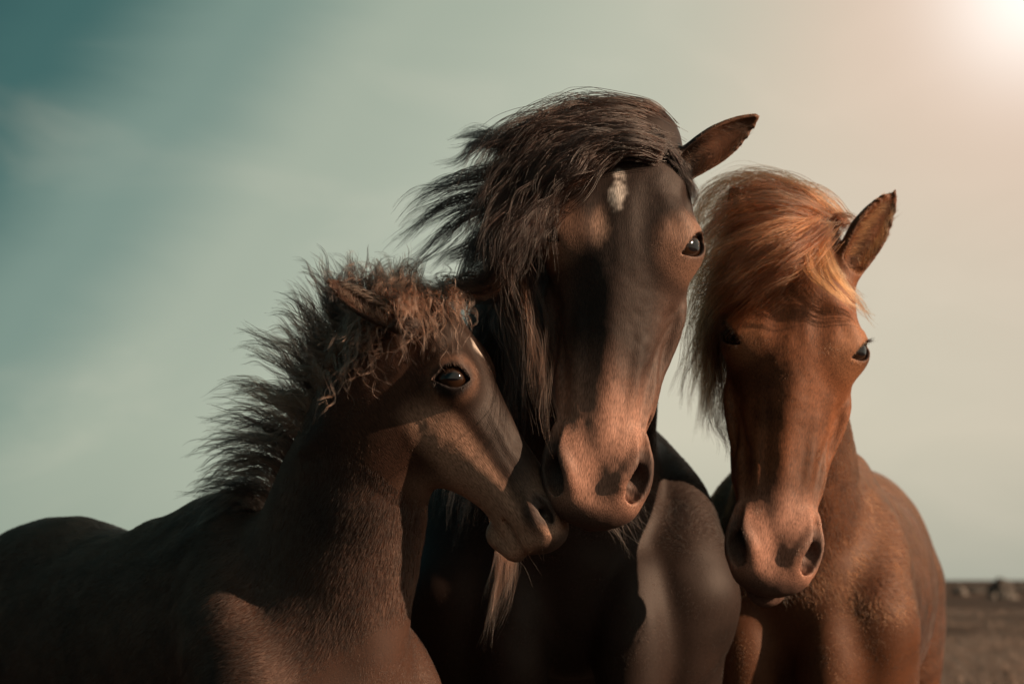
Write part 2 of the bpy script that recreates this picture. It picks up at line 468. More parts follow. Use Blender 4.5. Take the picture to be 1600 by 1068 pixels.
            st2 = st.copy(); st2[:, :3] += face_u * (wd * 0.50)[:, None] + ax * 0.03; st2[:, 3] *= 0.86; st2[:, 4] *= 0.92
            st2[4:, 3] *= np.array([.95, .75, .4]); st2[4:, 4] *= np.array([.95, .75, .4])
            inner = Tube(st2[1:6], lat, res=18)(qm)
            ear = smax(outer, -inner, .007)
            f[n] = smin(f[n], ear, .022)
        return f * self.L

from concurrent.futures import ThreadPoolExecutor
POOL = ThreadPoolExecutor(4)
def eval_par(prims, Q, ch=40000):
    if len(Q) == 0: return np.zeros(0, np.float32)
    return np.concatenate(list(POOL.map(lambda i: eval_prims(prims, Q[i:i + ch]), range(0, len(Q), ch))))
def eval_prims(prims, Q):
    Q = Q.astype(np.float32)
    f = np.full(len(Q), 0.5, np.float32)
    for p in prims:
        m = np.all((Q > p.lo) & (Q < p.hi), axis=1)
        if not m.any(): continue
        idx = np.nonzero(m)[0]
        v = p(Q[idx]).astype(np.float32)
        if getattr(p, 'cut', False): f[idx] = smax(f[idx], -v, p.k)
        else: f[idx] = smin(f[idx], v, p.k)
    return f

def axis_coords(lo, hi, a, b, hf, hc, grow=1.18):
    mid = np.arange(a, b + hf, hf)
    left = []; x = mid[0]; h = hf
    while x > lo:
        h = min(h * grow, hc); x -= h; left.append(x)
    right = []; x = mid[-1]; h = hf
    while x < hi:
        h = min(h * grow, hc); x += h; right.append(x)
    return np.r_[left[::-1], mid, right].astype(np.float32)

def sculpt(prims, flo, fhi, hf=0.0028, hc=0.013):
    """narrow-band surface nets on a rectilinear grid that is fine round the head"""
    lo = np.min([p.lo for p in prims], 0); hi = np.max([p.hi for p in prims], 0); lo[2] = max(lo[2], -0.02)
    ax = [axis_coords(lo[i], hi[i], flo[i], fhi[i], hf, hc) for i in range(3)]
    S = 4
    ax = [a[:(len(a) // S) * S + 1] if (len(a) - 1) % S else a for a in ax]
    ax = [a[:((len(a) - 1) // S) * S + 1] for a in ax]
    n = [len(a) for a in ax]
    cx = [a[::S] for a in ax]; cn = [len(c) for c in cx]
    Gc = np.stack(np.meshgrid(*cx, indexing='ij'), -1).reshape(-1, 3)
    fc = eval_par(prims, Gc).reshape(cn)
    dg = np.sqrt(sum(np.diff(cx[i]).reshape([-1 if j == i else 1 for j in range(3)])**2 for i in range(3)))
    mn = np.full([c - 1 for c in cn], 1e9, np.float32); mxs = -mn
    for dx in (0, 1):
        for dy in (0, 1):
            for dz in (0, 1):
                v = fc[dx:cn[0]-1+dx, dy:cn[1]-1+dy, dz:cn[2]-1+dz]
                mn = np.minimum(mn, v); mxs = np.maximum(mxs, v)
    act = (mn < dg * 0.62) & (mxs > -dg * 0.62)
    F = np.where(fc[:-1, :-1, :-1] > 0, 0.5, -0.5).astype(np.float32)
    F = np.repeat(np.repeat(np.repeat(F, S, 0), S, 1), S, 2)
    F = np.pad(F, ((0, 1),) * 3, mode='edge')
    need = np.zeros(n, bool)
    for st_ in (2, 1):           # halve the step twice, keeping only cells the surface may cross
        ia = np.argwhere(act) * (st_ * 2)
        need[:] = False
        for dx in (0, 1, 2):
            for dy in (0, 1, 2):
                for dz in (0, 1, 2):
                    need[ia[:, 0] + dx*st_, ia[:, 1] + dy*st_, ia[:, 2] + dz*st_] = True
        I = np.argwhere(need)
        Q = np.stack([ax[k][I[:, k]] for k in range(3)], -1)
        F[I[:, 0], I[:, 1], I[:, 2]] = eval_par(prims, Q)
        if st_ == 1: break
        f2 = F[::2, ::2, ::2]; ha = np.repeat(np.repeat(np.repeat(act, 2, 0), 2, 1), 2, 2)
        c2 = np.argwhere(ha)
        dg2 = np.sqrt(sum(np.diff(ax[i][::2])[c2[:, i]]**2 for i in range(3)))
        vv = np.stack([f2[c2[:, 0]+dx, c2[:, 1]+dy, c2[:, 2]+dz] for dx in (0, 1) for dy in (0, 1) for dz in (0, 1)])
        k2 = (vv.min(0) < dg2*.62) & (vv.max(0) > -dg2*.62)
        # cells left out take their sign from a corner
        out = c2[~k2]*2; F[out[:, 0]+1, out[:, 1]+1, out[:, 2]+1] = np.where(vv[0][~k2] > 0, .5, -.5)
        sg = np.where(vv[0][~k2] > 0, .5, -.5).astype(np.float32)
        for dx in (0, 1):
            for dy in (0, 1):
                for dz in (0, 1):
                    if dx + dy + dz: F[out[:, 0]+dx, out[:, 1]+dy, out[:, 2]+dz] = sg
        act = np.zeros(ha.shape, bool); kk = c2[k2]; act[kk[:, 0], kk[:, 1], kk[:, 2]] = True
    ins = F < 0
    c = ins[:-1, :-1, :-1].astype(np.int8)
    c = sum(ins[dx:n[0]-1+dx, dy:n[1]-1+dy, dz:n[2]-1+dz].astype(np.int8) for dx in (0,1) for dy in (0,1) for dz in (0,1))
    cell = (c > 0) & (c < 8)
    ci = np.argwhere(cell)
    vid = np.full(cell.shape, -1, np.int32); vid[cell] = np.arange(len(ci))
    acc = np.zeros((len(ci), 3)); cnt = np.zeros(len(ci))
    corners = [(a, b, d) for a in (0, 1) for b in (0, 1) for d in (0, 1)]
    for k in range(3):
        for cA in corners:
            if cA[k]: continue
            cB = list(cA); cB[k] = 1
            A = ci + cA; B = ci + cB
            fa = F[A[:, 0], A[:, 1], A[:, 2]]; fb = F[B[:, 0], B[:, 1], B[:, 2]]
            x = (fa < 0) != (fb < 0)
            s = fa / np.where(x, fa - fb, 1)
            pa = np.stack([ax[i][A[:, i]] for i in range(3)], -1).astype(float); pb = np.stack([ax[i][B[:, i]] for i in range(3)], -1)
            acc[x] += (pa + (pb - pa) * s[:, None])[x]; cnt[x] += 1
    V = acc / cnt[:, None]
    quads = []
    for k in range(3):
        a, b = [(1, 2), (2, 0), (0, 1)][k]
        sl0 = [slice(None)] * 3; sl1 = [slice(None)] * 3
        sl0[k] = slice(0, -1); sl1[k] = slice(1, None)
        x = ins[tuple(sl0)] != ins[tuple(sl1)]
        e = np.argwhere(x)
        ok = (e[:, a] > 0) & (e[:, b] > 0) & (e[:, a] < n[a] - 1) & (e[:, b] < n[b] - 1); e = e[ok]
        fl = ins[e[:, 0], e[:, 1], e[:, 2]]
        def at(da, db):
            g = e.copy(); g[:, a] += da; g[:, b] += db
            return vid[g[:, 0], g[:, 1], g[:, 2]]
        qd = np.stack([at(-1, -1), at(0, -1), at(0, 0), at(-1, 0)], -1)
        qd[~fl] = qd[~fl][:, ::-1]
        quads.append(qd)
    quads = np.concatenate(quads); quads = quads[(quads >= 0).all(1)]
    # one step onto the trilinear surface of the grid
    lo_ = np.stack([ax[i][ci[:, i]] for i in range(3)], -1).astype(np.float64); sz = np.stack([ax[i][ci[:, i] + 1] for i in range(3)], -1) - lo_
    u = (V - lo_) / sz
    fv = 0; g = np.zeros_like(V)
    for cA in corners:
        val = F[ci[:, 0]+cA[0], ci[:, 1]+cA[1], ci[:, 2]+cA[2]]
        w = [np.where(cA[k], u[:, k], 1 - u[:, k]) for k in range(3)]
        fv = fv + val*w[0]*w[1]*w[2]
        for k in range(3):
            o = [w[j] for j in range(3) if j != k]
            g[:, k] += (1 if cA[k] else -1)*val*o[0]*o[1]/sz[:, k]
    g2 = np.maximum((g**2).sum(1), 0.05)
    V = (V - g*np.clip(fv/g2, -.003, .003)[:, None]).astype(np.float32)
    nor = (g/np.sqrt(g2)[:, None]).astype(np.float32)
    return V, quads, nor
# ------------------------------------------------------------------ horses
def body_matrix(x, y, heading, S, wide=1.0):
    """heading: world direction (dx, dy) the horse faces; local x forward, y left, z up"""
    f = unit([heading[0], heading[1], 0]); up = np.array([0, 0, 1.0]); lf = np.cross(up, f)
    M = np.eye(4); M[:3, 0], M[:3, 1], M[:3, 2] = f * S, lf * S * wide, up * S
    M[:3, 3] = (x, y, 0)
    return M

def body_prims(M, S):
    pr = []
    T = lambda st, lat=(0, 1, 0), k=0.06: pr.append(Tube(st, lat, k * S, M=M, S=S))
    E = lambda c, r, k=0.05, R=None: pr.append(Ell(c, r, R, k * S, M=M, S=S))
    # trunk: chest to buttock
    T([(.20, 0, 1.00, .17, .22), (.02, 0, 1.02, .21, .31), (-.25, 0, .99, .245, .32), (-.55, 0, .98, .26, .32),
       (-.82, 0, 1.02, .245, .29), (-1.02, 0, 1.06, .20, .24)])
    T([(.06, 0, 1.22, .05, .09), (-.10, 0, 1.27, .05, .10), (-.35, 0, 1.22, .06, .09)], k=.10)         # withers
    E((-.88, 0, 1.20), (.25, .17, .13), .10)                                                          # croup
    for s in (1, -1):
        T([(-.02, .10*s, 1.25, .05, .08), (.12, .165*s, 1.08, .075, .12), (.24, .175*s, .93, .085, .11)], k=.05)   # shoulder blade
        E((.26, .15*s, .90), (.075, .080, .16), .08)                                                 # point of shoulder
        E((.305, .085*s, .86), (.085, .075, .17), .03)                                                 # breast
        T([(.16, .165*s, .88, .09, .13), (.11, .16*s, .70, .080, .115), (.09, .15*s, .54, .046, .055), (.10, .145*s, .42, .042, .046),
           (.10, .142*s, .27, .028, .033), (.10, .14*s, .145, .034, .038), (.13, .14*s, .075, .030, .032)], k=.04)
        E((-.98, .13*s, .98), (.17, .11, .24), .07)
        T([(-.96, .14*s, 1.0, .11, .18), (-.92, .16*s, .80, .085, .13), (-1.04, .155*s, .62, .052, .075), (-1.14, .15*s, .49, .036, .052),
           (-1.12, .148*s, .30, .028, .034), (-1.10, .147*s, .145, .034, .038), (-1.065, .147*s, .075, .030, .032)], k=.05)
    return pr

def make_hoofs(root, M, S):
    for s in (1, -1):
        for hx, hy in ((.155, .14*s), (-1.04, .147*s)):
            ring = []
            for z, r in ((0.0, .062), (.02, .060), (.055, .048), (.075, .040)):
                a = np.linspace(0, 2*math.pi, 20, endpoint=False)
                ring.append(np.c_[hx - z*0.45 + r*1.08*np.cos(a), hy + r*np.sin(a), np.full(20, z)])
            v = np.concatenate(ring + [[[hx, hy, 0]], [[hx - .034, hy, .078]]])
            fs = []
            for i in range(3):
                for j in range(20):
                    fs.append((i*20+j, i*20+(j+1) % 20, (i+1)*20+(j+1) % 20, (i+1)*20+j))
            for j in range(20):
                fs.append((80, (j+1) % 20, j, 80)); fs.append((81, 60+j, 60+(j+1) % 20, 81))
            v = v @ M[:3, :3].T + M[:3, 3]
            q = np.array([f for f in fs if f[0] != f[3]]); t3 = np.array([f[:3] for f in fs if f[0] == f[3]])
            allf = np.concatenate([q[:, [0, 1, 2]], q[:, [0, 2, 3]], t3])
            mesh_obj('hoof', v, allf, M_HOOF, root)

def make_eye(root, H, side):
    c, e, em, eq = H.eye_world(side)
    R = H.eye_r * H.L
    n, m = 24, 36
    def cap(r, a0, a1, sx=1.0, sy=1.0, off=0.0):
        v = []; f = []
        th = np.linspace(a0, a1, n)
        for i in range(n):
            for j in range(m):
                ph = 2*math.pi*j/m
                w_ = e*math.cos(th[i]) + em*(math.sin(th[i])*math.cos(ph)*sx) + eq*(math.sin(th[i])*math.sin(ph)*sy)
                v.append(c + w_*(r/np.linalg.norm(w_)))
        for i in range(n-1):
            for j in range(m):
                f.append((i*m+j, (i+1)*m+j, (i+1)*m+(j+1) % m, i*m+(j+1) % m))
        return np.array(v), np.array(f)
    v, f = cap(R, 0.002, math.pi - 0.002)
    eye = mesh_obj('eye', v, f, M_EYE, root)
    v, f = cap(R*1.003, 0.002, 0.42, 1.35, 0.62)
    mesh_obj('pupil', v, f, M_PUPIL, eye)
    return eye

def noise3(p, sc, seed=0):
    """cheap smooth 3-d value noise in -1..1"""
    p = np.asarray(p, np.float64) * sc + seed * 17.3
    i = np.floor(p).astype(np.int64); w = p - i; w = w*w*(3-2*w)
    def h(ix, iy, iz):
        n = (ix*374761393 + iy*668265263 + iz*2147483647 + seed*144269) & 0xffffffff
        n = ((n ^ (n >> 13)) * 1274126177) & 0xffffffff
        return ((n ^ (n >> 16)) & 0xffff) / 32767.5 - 1
    out = 0
    for dx in (0, 1):
        for dy in (0, 1):
            for dz in (0, 1):
                out = out + h(i[:, 0]+dx, i[:, 1]+dy, i[:, 2]+dz)*np.where(dx, w[:, 0], 1-w[:, 0])*np.where(dy, w[:, 1], 1-w[:, 1])*np.where(dz, w[:, 2], 1-w[:, 2])
    return out
def sst(a, b, x):
    u = np.clip((x - a) / (b - a), 0, 1); return u*u*(3-2*u)
def mixc(c, col, w):
    return c * (1 - w[:, None]) + np.asarray(col) * w[:, None]

def eye_ring(H, q):
    return np.linalg.norm(np.c_[q[:, 0], np.abs(q[:, 1]), q[:, 2]] - H.eye_c, axis=1)
def make_horse(name, label, category, M, S, neck, neck_lat, H, coat_fn, fur, fine=0.003, extra=(), group=None):
    root = bpy.data.objects.new(name, None)
    root.empty_display_size = 0.2
    link(root, None, label=label, category=category)
    root.location = tuple(M[:3, 3])
    W = Matrix.Translation(root.location)
    pr = body_prims(M, S)
    nk = Tube(neck, neck_lat, 0.07 * S, res=21)
    pr.append(nk)
    pr += list(extra)
    pr.append(H)
    flo = np.min([H.world(q) for q in ((a, b, c) for a in (-.02, 1.04) for b in (-.21, .21) for c in (-.26, .04))], 0)
    fhi = np.max([H.world(q) for q in ((a, b, c) for a in (-.02, 1.04) for b in (-.21, .21) for c in (-.26, .04))], 0)
    V, F, Nn = sculpt(pr, flo, fhi, hf=fine)
    # living unevenness: slack muscle on the body, veins and cords under the skin of the face
    qv = H.local(V); hv = sst(.02, -.005, H(V))
    amp = (1 - hv)*(.0050*noise3(V, 8, 81) + .0022*noise3(V, 21, 82)) + hv*(.0010*noise3(V, 28, 83) + .0006*noise3(V, 70, 84))*sst(.10, .16, eye_ring(H, qv))
    if not H.foal:
        tt = np.clip((qv[:, 0] - HT0)/(HT1 - HT0), 0, .9999)*(len(HCEN)-1); cc_ = np.interp(tt, np.arange(len(HCEN)), HCEN)
        th = np.degrees(np.arctan2(np.abs(qv[:, 1])/H.ws, qv[:, 2] - cc_))
        wob = .012*noise3(V, 16, 86)
        for pl, a_, w_ in (([(.45, 72), (.55, 63), (.64, 67), (.72, 60), (.79, 66)], .0032, .011), ([(.64, 67), (.70, 82), (.77, 88)], .0028, .010), ([(.37, 84), (.44, 66), (.51, 52), (.60, 46)], .0026, .010),
                           ([(.50, 46), (.64, 38), (.77, 34)], .0040, .020), ([(.40, 112), (.50, 104), (.60, 100), (.70, 104)], .0034, .012), ([(.30, 20), (.20, 24), (.12, 20)], .0030, .022)):
            dd = np.full(len(V), 9.0)
            for (t0_, a0_), (t1_, a1_) in zip(pl[:-1], pl[1:]):
                x = np.c_[qv[:, 0] + wob, (th*.0021)]; p0_ = np.array([t0_, a0_*.0021]); e_ = np.array([t1_, a1_*.0021]) - p0_
                u_ = np.clip(((x - p0_) @ e_)/(e_ @ e_), 0, 1); dd = np.minimum(dd, np.hypot(*(x - p0_ - u_[:, None]*e_).T))
            amp = amp + hv*a_*np.exp(-(dd/w_)**2)*(.6 + .4*noise3(V, 12, 88))
    V = (V + Nn*amp[:, None]).astype(np.float32)
    body = mesh_obj('body', V, F, M_COAT, root)
    body.matrix_parent_inverse = W.inverted()
    V = np.array(V); q = H.local(V)
    hd = H(V); nd = nk(V)
    bd = eval_prims(pr[:-2 - len(extra)], V)
    whead = sst(.04, -.01, hd - np.minimum(nd, bd)); whead = np.where(hd < .012, np.maximum(whead, sst(-.05, .10, q[:, 0])), whead)
    wneck = sst(.06, -.06, nd - bd) * (1 - whead)
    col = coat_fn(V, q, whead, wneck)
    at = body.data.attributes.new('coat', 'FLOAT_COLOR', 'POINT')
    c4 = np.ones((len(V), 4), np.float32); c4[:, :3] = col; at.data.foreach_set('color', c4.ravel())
    fb = unit(-unit(M[:3, 0])*.8 - np.array([0, 0, .55])); sb = unit(np.cross(fb, [0, 0, 1])); ub = np.cross(sb, fb)
    lie = np.where((whead > .5)[:, None], q*H.L, V @ np.array([fb, sb, ub]).T)
    al = body.data.attributes.new('lie', 'FLOAT_VECTOR', 'POINT'); al.data.foreach_set('vector', np.ascontiguousarray(lie, np.float32).ravel())
    kids = [body]
    # hooves, eyes
    n0 = set(scene.objects)
    make_hoofs(root, M, S)
    for s in (1, -1): make_eye(root, H, s)
    for o in scene.objects:
        if o not in n0 and o.parent is root: o.matrix_parent_inverse = W.inverted()
    # lie of the coat
    if fur:
        fx, up = unit(M[:3, 0]), np.array([0, 0, 1.0])
        nt_ = unit(nk.p[-1] - nk.p[0])     # neck[0] = poll end, neck[-1] = base
        flow_head = np.where((q[:, 0] > .27)[:, None], H.a, -H.a * .6 + 0) - H.d * np.clip((np.abs(q[:, 1]) - .05) * 3, 0, .8)[:, None] * sst(.7, .4, q[:, 0])[:, None]
        flow = whead[:, None]*flow_head + wneck[:, None]*(nt_*.9 - up*.3) + (1-whead-wneck)[:, None]*(-fx*.75 - up*.55)
        tri = np.concatenate([F[:, [0, 1, 2]], F[:, [0, 2, 3]]])
        p0, p1, p2 = V[tri[:, 0]], V[tri[:, 1]], V[tri[:, 2]]
        ar = 0.5*np.linalg.norm(np.cross(p1-p0, p2-p0), axis=1)
        ce = (p0+p1+p2)/3
        view = np.array([0, 0, CAM_H]) - ce; view /= np.linalg.norm(view, axis=1)[:, None]
        fn = Nn[tri[:, 0]]
        seen = (np.einsum('ij,ij->i', fn, view) > -0.45) & (ce[:, 2] > 0.55)
        inn = (np.abs(np.abs(q[tri[:, 0], 1]) - H.eye_c[1]) < 1) & (np.linalg.norm(np.c_[q[:, 0], np.abs(q[:, 1]), q[:, 2]][tri[:, 0]] - H.eye_c, axis=1) < H.eye_r*1.28)
        w = ar * seen * ~inn * fur['dens'](whead[tri[:, 0]], q[tri[:, 0]])
        n = int(fur['n'])
        pick = rng.choice(len(tri), n, p=w/w.sum())
        b = rng.random((n, 2)); fl = b.sum(1) > 1; b[fl] = 1 - b[fl]
        tr = tri[pick]
        bw = np.c_[1-b.sum(1), b]
        ip = lambda A: (A[tr[:, 0]]*bw[:, :1] + A[tr[:, 1]]*bw[:, 1:2] + A[tr[:, 2]]*bw[:, 2:3])
        rp, rn, rf, rc = ip(V), ip(Nn), ip(flow), ip(col)
        wh = ip(whead[:, None])[:, 0]; rq = ip(q)
        rn /= np.linalg.norm(rn, axis=1)[:, None]
        # wind and growth make the lie uneven
        rf = rf + fur.get('mess', .15)*np.stack([noise3(rp, 14, 3), noise3(rp, 14, 4), noise3(rp, 14, 5)], -1) + rng.normal(0, 1, (n, 3))*(.10 - .06*wh)[:, None] + .25*(1-wh)[:, None]*np.stack([noise3(rp, 4, 13), noise3(rp, 4, 14), noise3(rp, 4, 15)], -1)
        rf = rf - np.einsum('ij,ij->i', rf, rn)[:, None]*rn
        rf /= np.linalg.norm(rf, axis=1)[:, None] + 1e-6
        ln = fur['len'](wh, rq) * (0.75 + 0.4*rng.random(n))
        lift = fur.get('lift', .35) * (0.8 + 0.4*rng.random(n)) * (1 - .8*wh)
        K = 4
        u = np.linspace(0, 1, K)[None, :, None]
        pos = rp[:, None] - rn[:, None]*.0008 + ln[:, None, None]*(rf[:, None]*u*(0.75+.25*u) + rn[:, None]*(lift[:, None, None])*(u - .45*u*u))
        pos = pos + rng.normal(0, 1, (n, 1, 3))*ln[:, None, None]*.04*u**2
        rad = fur['rad']*(0.7+0.6*rng.random((n, 1)))*np.array([1, .95, .75, .12])[None]
        cc = rc*fur.get('tone', .85)*(0.45 + 0.9*rng.random((n, 1)))*(1 + .45*noise3(rp, 55, 8) + .35*noise3(rp, 140, 9))[:, None]
        h = hair_obj('coat_fur', pos, rad, np.clip(cc, .002, .9), M_FUR, root, kind='stuff')
        h.matrix_parent_inverse = W.inverted()
    return root, W, dict(V=V, q=q)

# ---- poses, taken from where each head and shoulder stands in the place
def pt(M, x, y, z): return M[:3, :3] @ np.array([x, y, z]) + M[:3, 3]
def neck_of(H, M, S, base, w0=(.085, .10), w1=(.093, .125), wb=(.18, .26), arch=.03, n0=(.05, -.20), n1=(.02, -.33)):
    hp = H.world((n0[0], 0, n0[1])); hp2 = H.world((n1[0], 0, n1[1])); b = pt(M, *base)
    mid = [tuple(hp2*(1-u) + b*u + np.array([0, 0, arch*math.sin(math.pi*u)])) + (w1[0]+(wb[0]-w1[0])*u**1.3, w1[1]+(wb[1]-w1[1])*u**1.2) for u in (.35, .7)]
    lb = unit(M[:3, 1]); lh = H.l if H.l @ lb > 0 else -H.l
    lat = np.array([lh, lh, unit(lh*.6+lb*.4), unit(lh*.2+lb*.8), lb])
    return [(*hp, *w0), (*hp2, *w1), *mid, (*b, *wb)], lat
# middle horse
mid_poll = P(990, 188, 2.44); mid_muz = P(924, 806, 2.38)
ma = mid_muz - mid_poll; mL = np.linalg.norm(ma)
H_MID = Head(mid_poll, ma, unit([-0.06, -1.0, 0.0]), mL, ws=1.14, lid=.10, lip=.02, eye=(.300, .130, -.070), ears=[
    (1, (.080, .135, -.085), (-.060, .310, -.050), (.62, .05, .78), .048),
    (-1, (.085, -.135, -.085), (.05, -.31, -.14), (.62, -.05, .78), .048)])
M_MID = body_matrix(0.120, 3.37, (-0.02, -1), 1.03, 1.31)
NECK_MID, LAT_MID = neck_of(H_MID, M_MID, 1.03, (.10, -.05, 1.10), wb=(.25, .27))
# right-hand chestnut
r_poll = P(1262, 370, 2.80); r_muz = P(1208, 914, 2.72)
ra = r_muz - r_poll; rL = np.linalg.norm(ra)
H_RIGHT = Head(r_poll, ra, unit([-0.06, -1.0, 0.05]), rL, ws=1.14, lid=.20, lip=.045, eye=(.305, .134, -.073), ears=[
    (1, (.040, .135, -.065), (-.185, .240, -.05), (.15, .45, .80), .058),
    (-1, (.045, -.135, -.065), (-.16, -.22, -.10), (.15, -.45, .80), .058)])
M_RIGHT = body_matrix(0.67, 3.62, (-0.33, -1), 0.98, 1.05)
NECK_RIGHT, LAT_RIGHT = neck_of(H_RIGHT, M_RIGHT, 1.0, (.10, 0, 1.04), wb=(.17, .24), w1=(.085, .12), arch=-.02)
# foal on the left, its head turned in front of the middle horse's breast
f_poll = P(678, 446, 2.45); f_muz = P(911, 822, 2.475)
fa = f_muz - f_poll; fL = np.linalg.norm(fa)
S_F = .84
H_FOAL = Head(f_poll, fa, unit([.77, -.36, .53]), fL, ws=1.05, lid=-.22, low=.66, foal=True, eye=(.325, .128, -.082), deep=1.62, ears=[])
H_FOAL.ears = [(-1, H_FOAL.local(P(616, 500, 2.37)), H_FOAL.local(P(516, 440, 2.40)), np.array([-.25, -.8, .5]) @ H_FOAL.R.T, .050),
    (1, (.06, .105, -.10), (-.13, .10, -.20), (.1, .8, .5), .045)]
M_FOAL = body_matrix(-0.45, 2.80, (.68, -.73), S_F)
NECK_FOAL, LAT_FOAL = neck_of(H_FOAL, M_FOAL, S_F, (.17, 0, 1.01), (.06, .075), (.072, .088), (.135, .225), .0, n0=(.09, -.19), n1=(.17, -.33))
# ------------------------------------------------------------------ coats
def mott(V, sc, seed): return noise3(V, sc, seed)*.6 + noise3(V, sc*2.3, seed+1)*.4
def lip_dark(q, H):
    W = H.ws*.87
    m = np.c_[q[:, 0], np.abs(q[:, 1]), q[:, 2]]
    nos = np.linalg.norm((m - np.array([.875, .10*W, -.078]))*np.array([.8, 1, .8]), axis=1)
    return np.maximum(sst(.95, 1.0, q[:, 0]), sst(.065, .035, nos))
def coat_mid(V, q, wh, wn):
    n = mott(V, 9, 1)
    c = np.tile(np.array([.0155, .0092, .0072]), (len(V), 1))
    c = mixc(c, (.010, .0065, .0055), sst(.1, .6, n)*.7)
    c = mixc(c, (.020, .0140, .0120), wh*sst(-.3, .4, mott(V, 12, 4))*.7)
    c = mixc(c, (.25, .135, .098), wh*sst(.55, .78, q[:, 0] + .06*n)*.85)          # mealy nose
    c = mixc(c, (.058, .034, .026), wh*sst(.08, .13, np.abs(q[:, 1]))*sst(.3, .45, q[:, 0])*.6)
    er = eye_ring(H_MID, q); c = mixc(c, (.150, .085, .060), wh*sst(.115, .07, er)*.8); c = mixc(c, (.012, .009, .009), wh*sst(.070, .056, er))
    c = mixc(c, (.030, .022, .020), wh*lip_dark(q, H_MID)*.85)
    c = mixc(c, (.085, .042, .026), sst(.155, .20, np.abs(q[:, 1]))*sst(.16, .10, q[:, 0])*(q[:, 2] > -.25)*(q[:, 0] > -.2))      # ears
    st = np.hypot((q[:, 0]-.192 - .4*(q[:, 1]+.02))*.8, (q[:, 1]+.020)*1.7) + .022*mott(V, 70, 7)
    c = mixc(c, (.62, .58, .54), wh*(q[:, 2] > -.08)*sst(.046, .008, st)*.85)             # star
    st2 = np.hypot((q[:, 0]-.285)*.7, (q[:, 1]+.055)*1.4) + .01*mott(V, 50, 9)
    c = mixc(c, (.26, .17, .13), wh*(q[:, 2] > -.08)*sst(.05, .005, st2)*.8)
    return c
def coat_right(V, q, wh, wn):
    n = mott(V, 8, 21)
    c = np.tile(np.array([.062, .024, .0105]), (len(V), 1))
    c = mixc(c, (.038, .015, .008), sst(.1, .7, n)*.6)
    c = mixc(c, (.145, .056, .026), wh*sst(-.5, .4, mott(V, 11, 24))*.8)
    c = mixc(c, (.036, .015, .009), wh*sst(.35, .9, mott(V*np.array([3, 1, .6]), 9, 27))*.6)
    c = mixc(c, (.25, .135, .10), wh*sst(.66, .84, q[:, 0] + .05*n)*.8)
    er = eye_ring(H_RIGHT, q); c = mixc(c, (.20, .095, .050), wh*sst(.115, .07, er)*.6); c = mixc(c, (.015, .009, .008), wh*sst(.070, .056, er))
    c = mixc(c, (.055, .038, .033), wh*lip_dark(q, H_RIGHT)*.8)
    return c
def coat_foal(V, q, wh, wn):
    n = mott(V, 8, 41)
    c = np.tile(np.array([.036, .0175, .0115]), (len(V), 1))
    c = mixc(c, (.013, .008, .0062), sst(.0, .7, n)*.7)
    c = mixc(c, (.042, .023, .016), sst(.1, .7, mott(V, 30, 45))*.5)
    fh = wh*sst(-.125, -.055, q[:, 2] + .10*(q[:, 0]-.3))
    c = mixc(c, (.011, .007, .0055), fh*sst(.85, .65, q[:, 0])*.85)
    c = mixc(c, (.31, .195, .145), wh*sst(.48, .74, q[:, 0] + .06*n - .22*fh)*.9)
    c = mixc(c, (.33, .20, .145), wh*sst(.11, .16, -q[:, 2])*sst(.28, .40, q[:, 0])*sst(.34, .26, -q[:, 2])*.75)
    st = np.hypot((q[:, 0]-.275)*.55, q[:, 1] - .005) + .012*mott(V, 70, 47)
    c = mixc(c, (.36, .33, .30), wh*(q[:, 2] > -.06)*sst(.030, .008, st)*.85)            # small star
    er = eye_ring(H_FOAL, q); c = mixc(c, (.14, .075, .050), wh*sst(.11, .06, er)*.75); c = mixc(c, (.012, .009, .009), wh*sst(.086, .070, er))
    c = mixc(c, (.035, .026, .024), wh*lip_dark(q, H_FOAL)*.92)
    return c
def no_nose(q): return 1 - .55*sst(.86, .97, q[:, 0])
FUR_MID = dict(n=430000, rad=.00028, len=lambda wh, q: np.where(wh > .5, .0055, .014)*no_nose(q), dens=lambda wh, q: 1 + 2*wh, lift=.20, mess=.12)
FUR_RIGHT = dict(n=400000, rad=.00032, len=lambda wh, q: np.where(wh > .5, .0075, .015)*no_nose(q), dens=lambda wh, q: 1 + 1.2*wh, lift=.24, mess=.16)
FUR_FOAL = dict(n=420000, rad=.00029, len=lambda wh, q: np.where(wh > .5, .0085 - .003*sst(.3, .6, q[:, 0]), .014)*no_nose(q), dens=lambda wh, q: 1 + 1.2*wh, lift=.28, mess=.20)

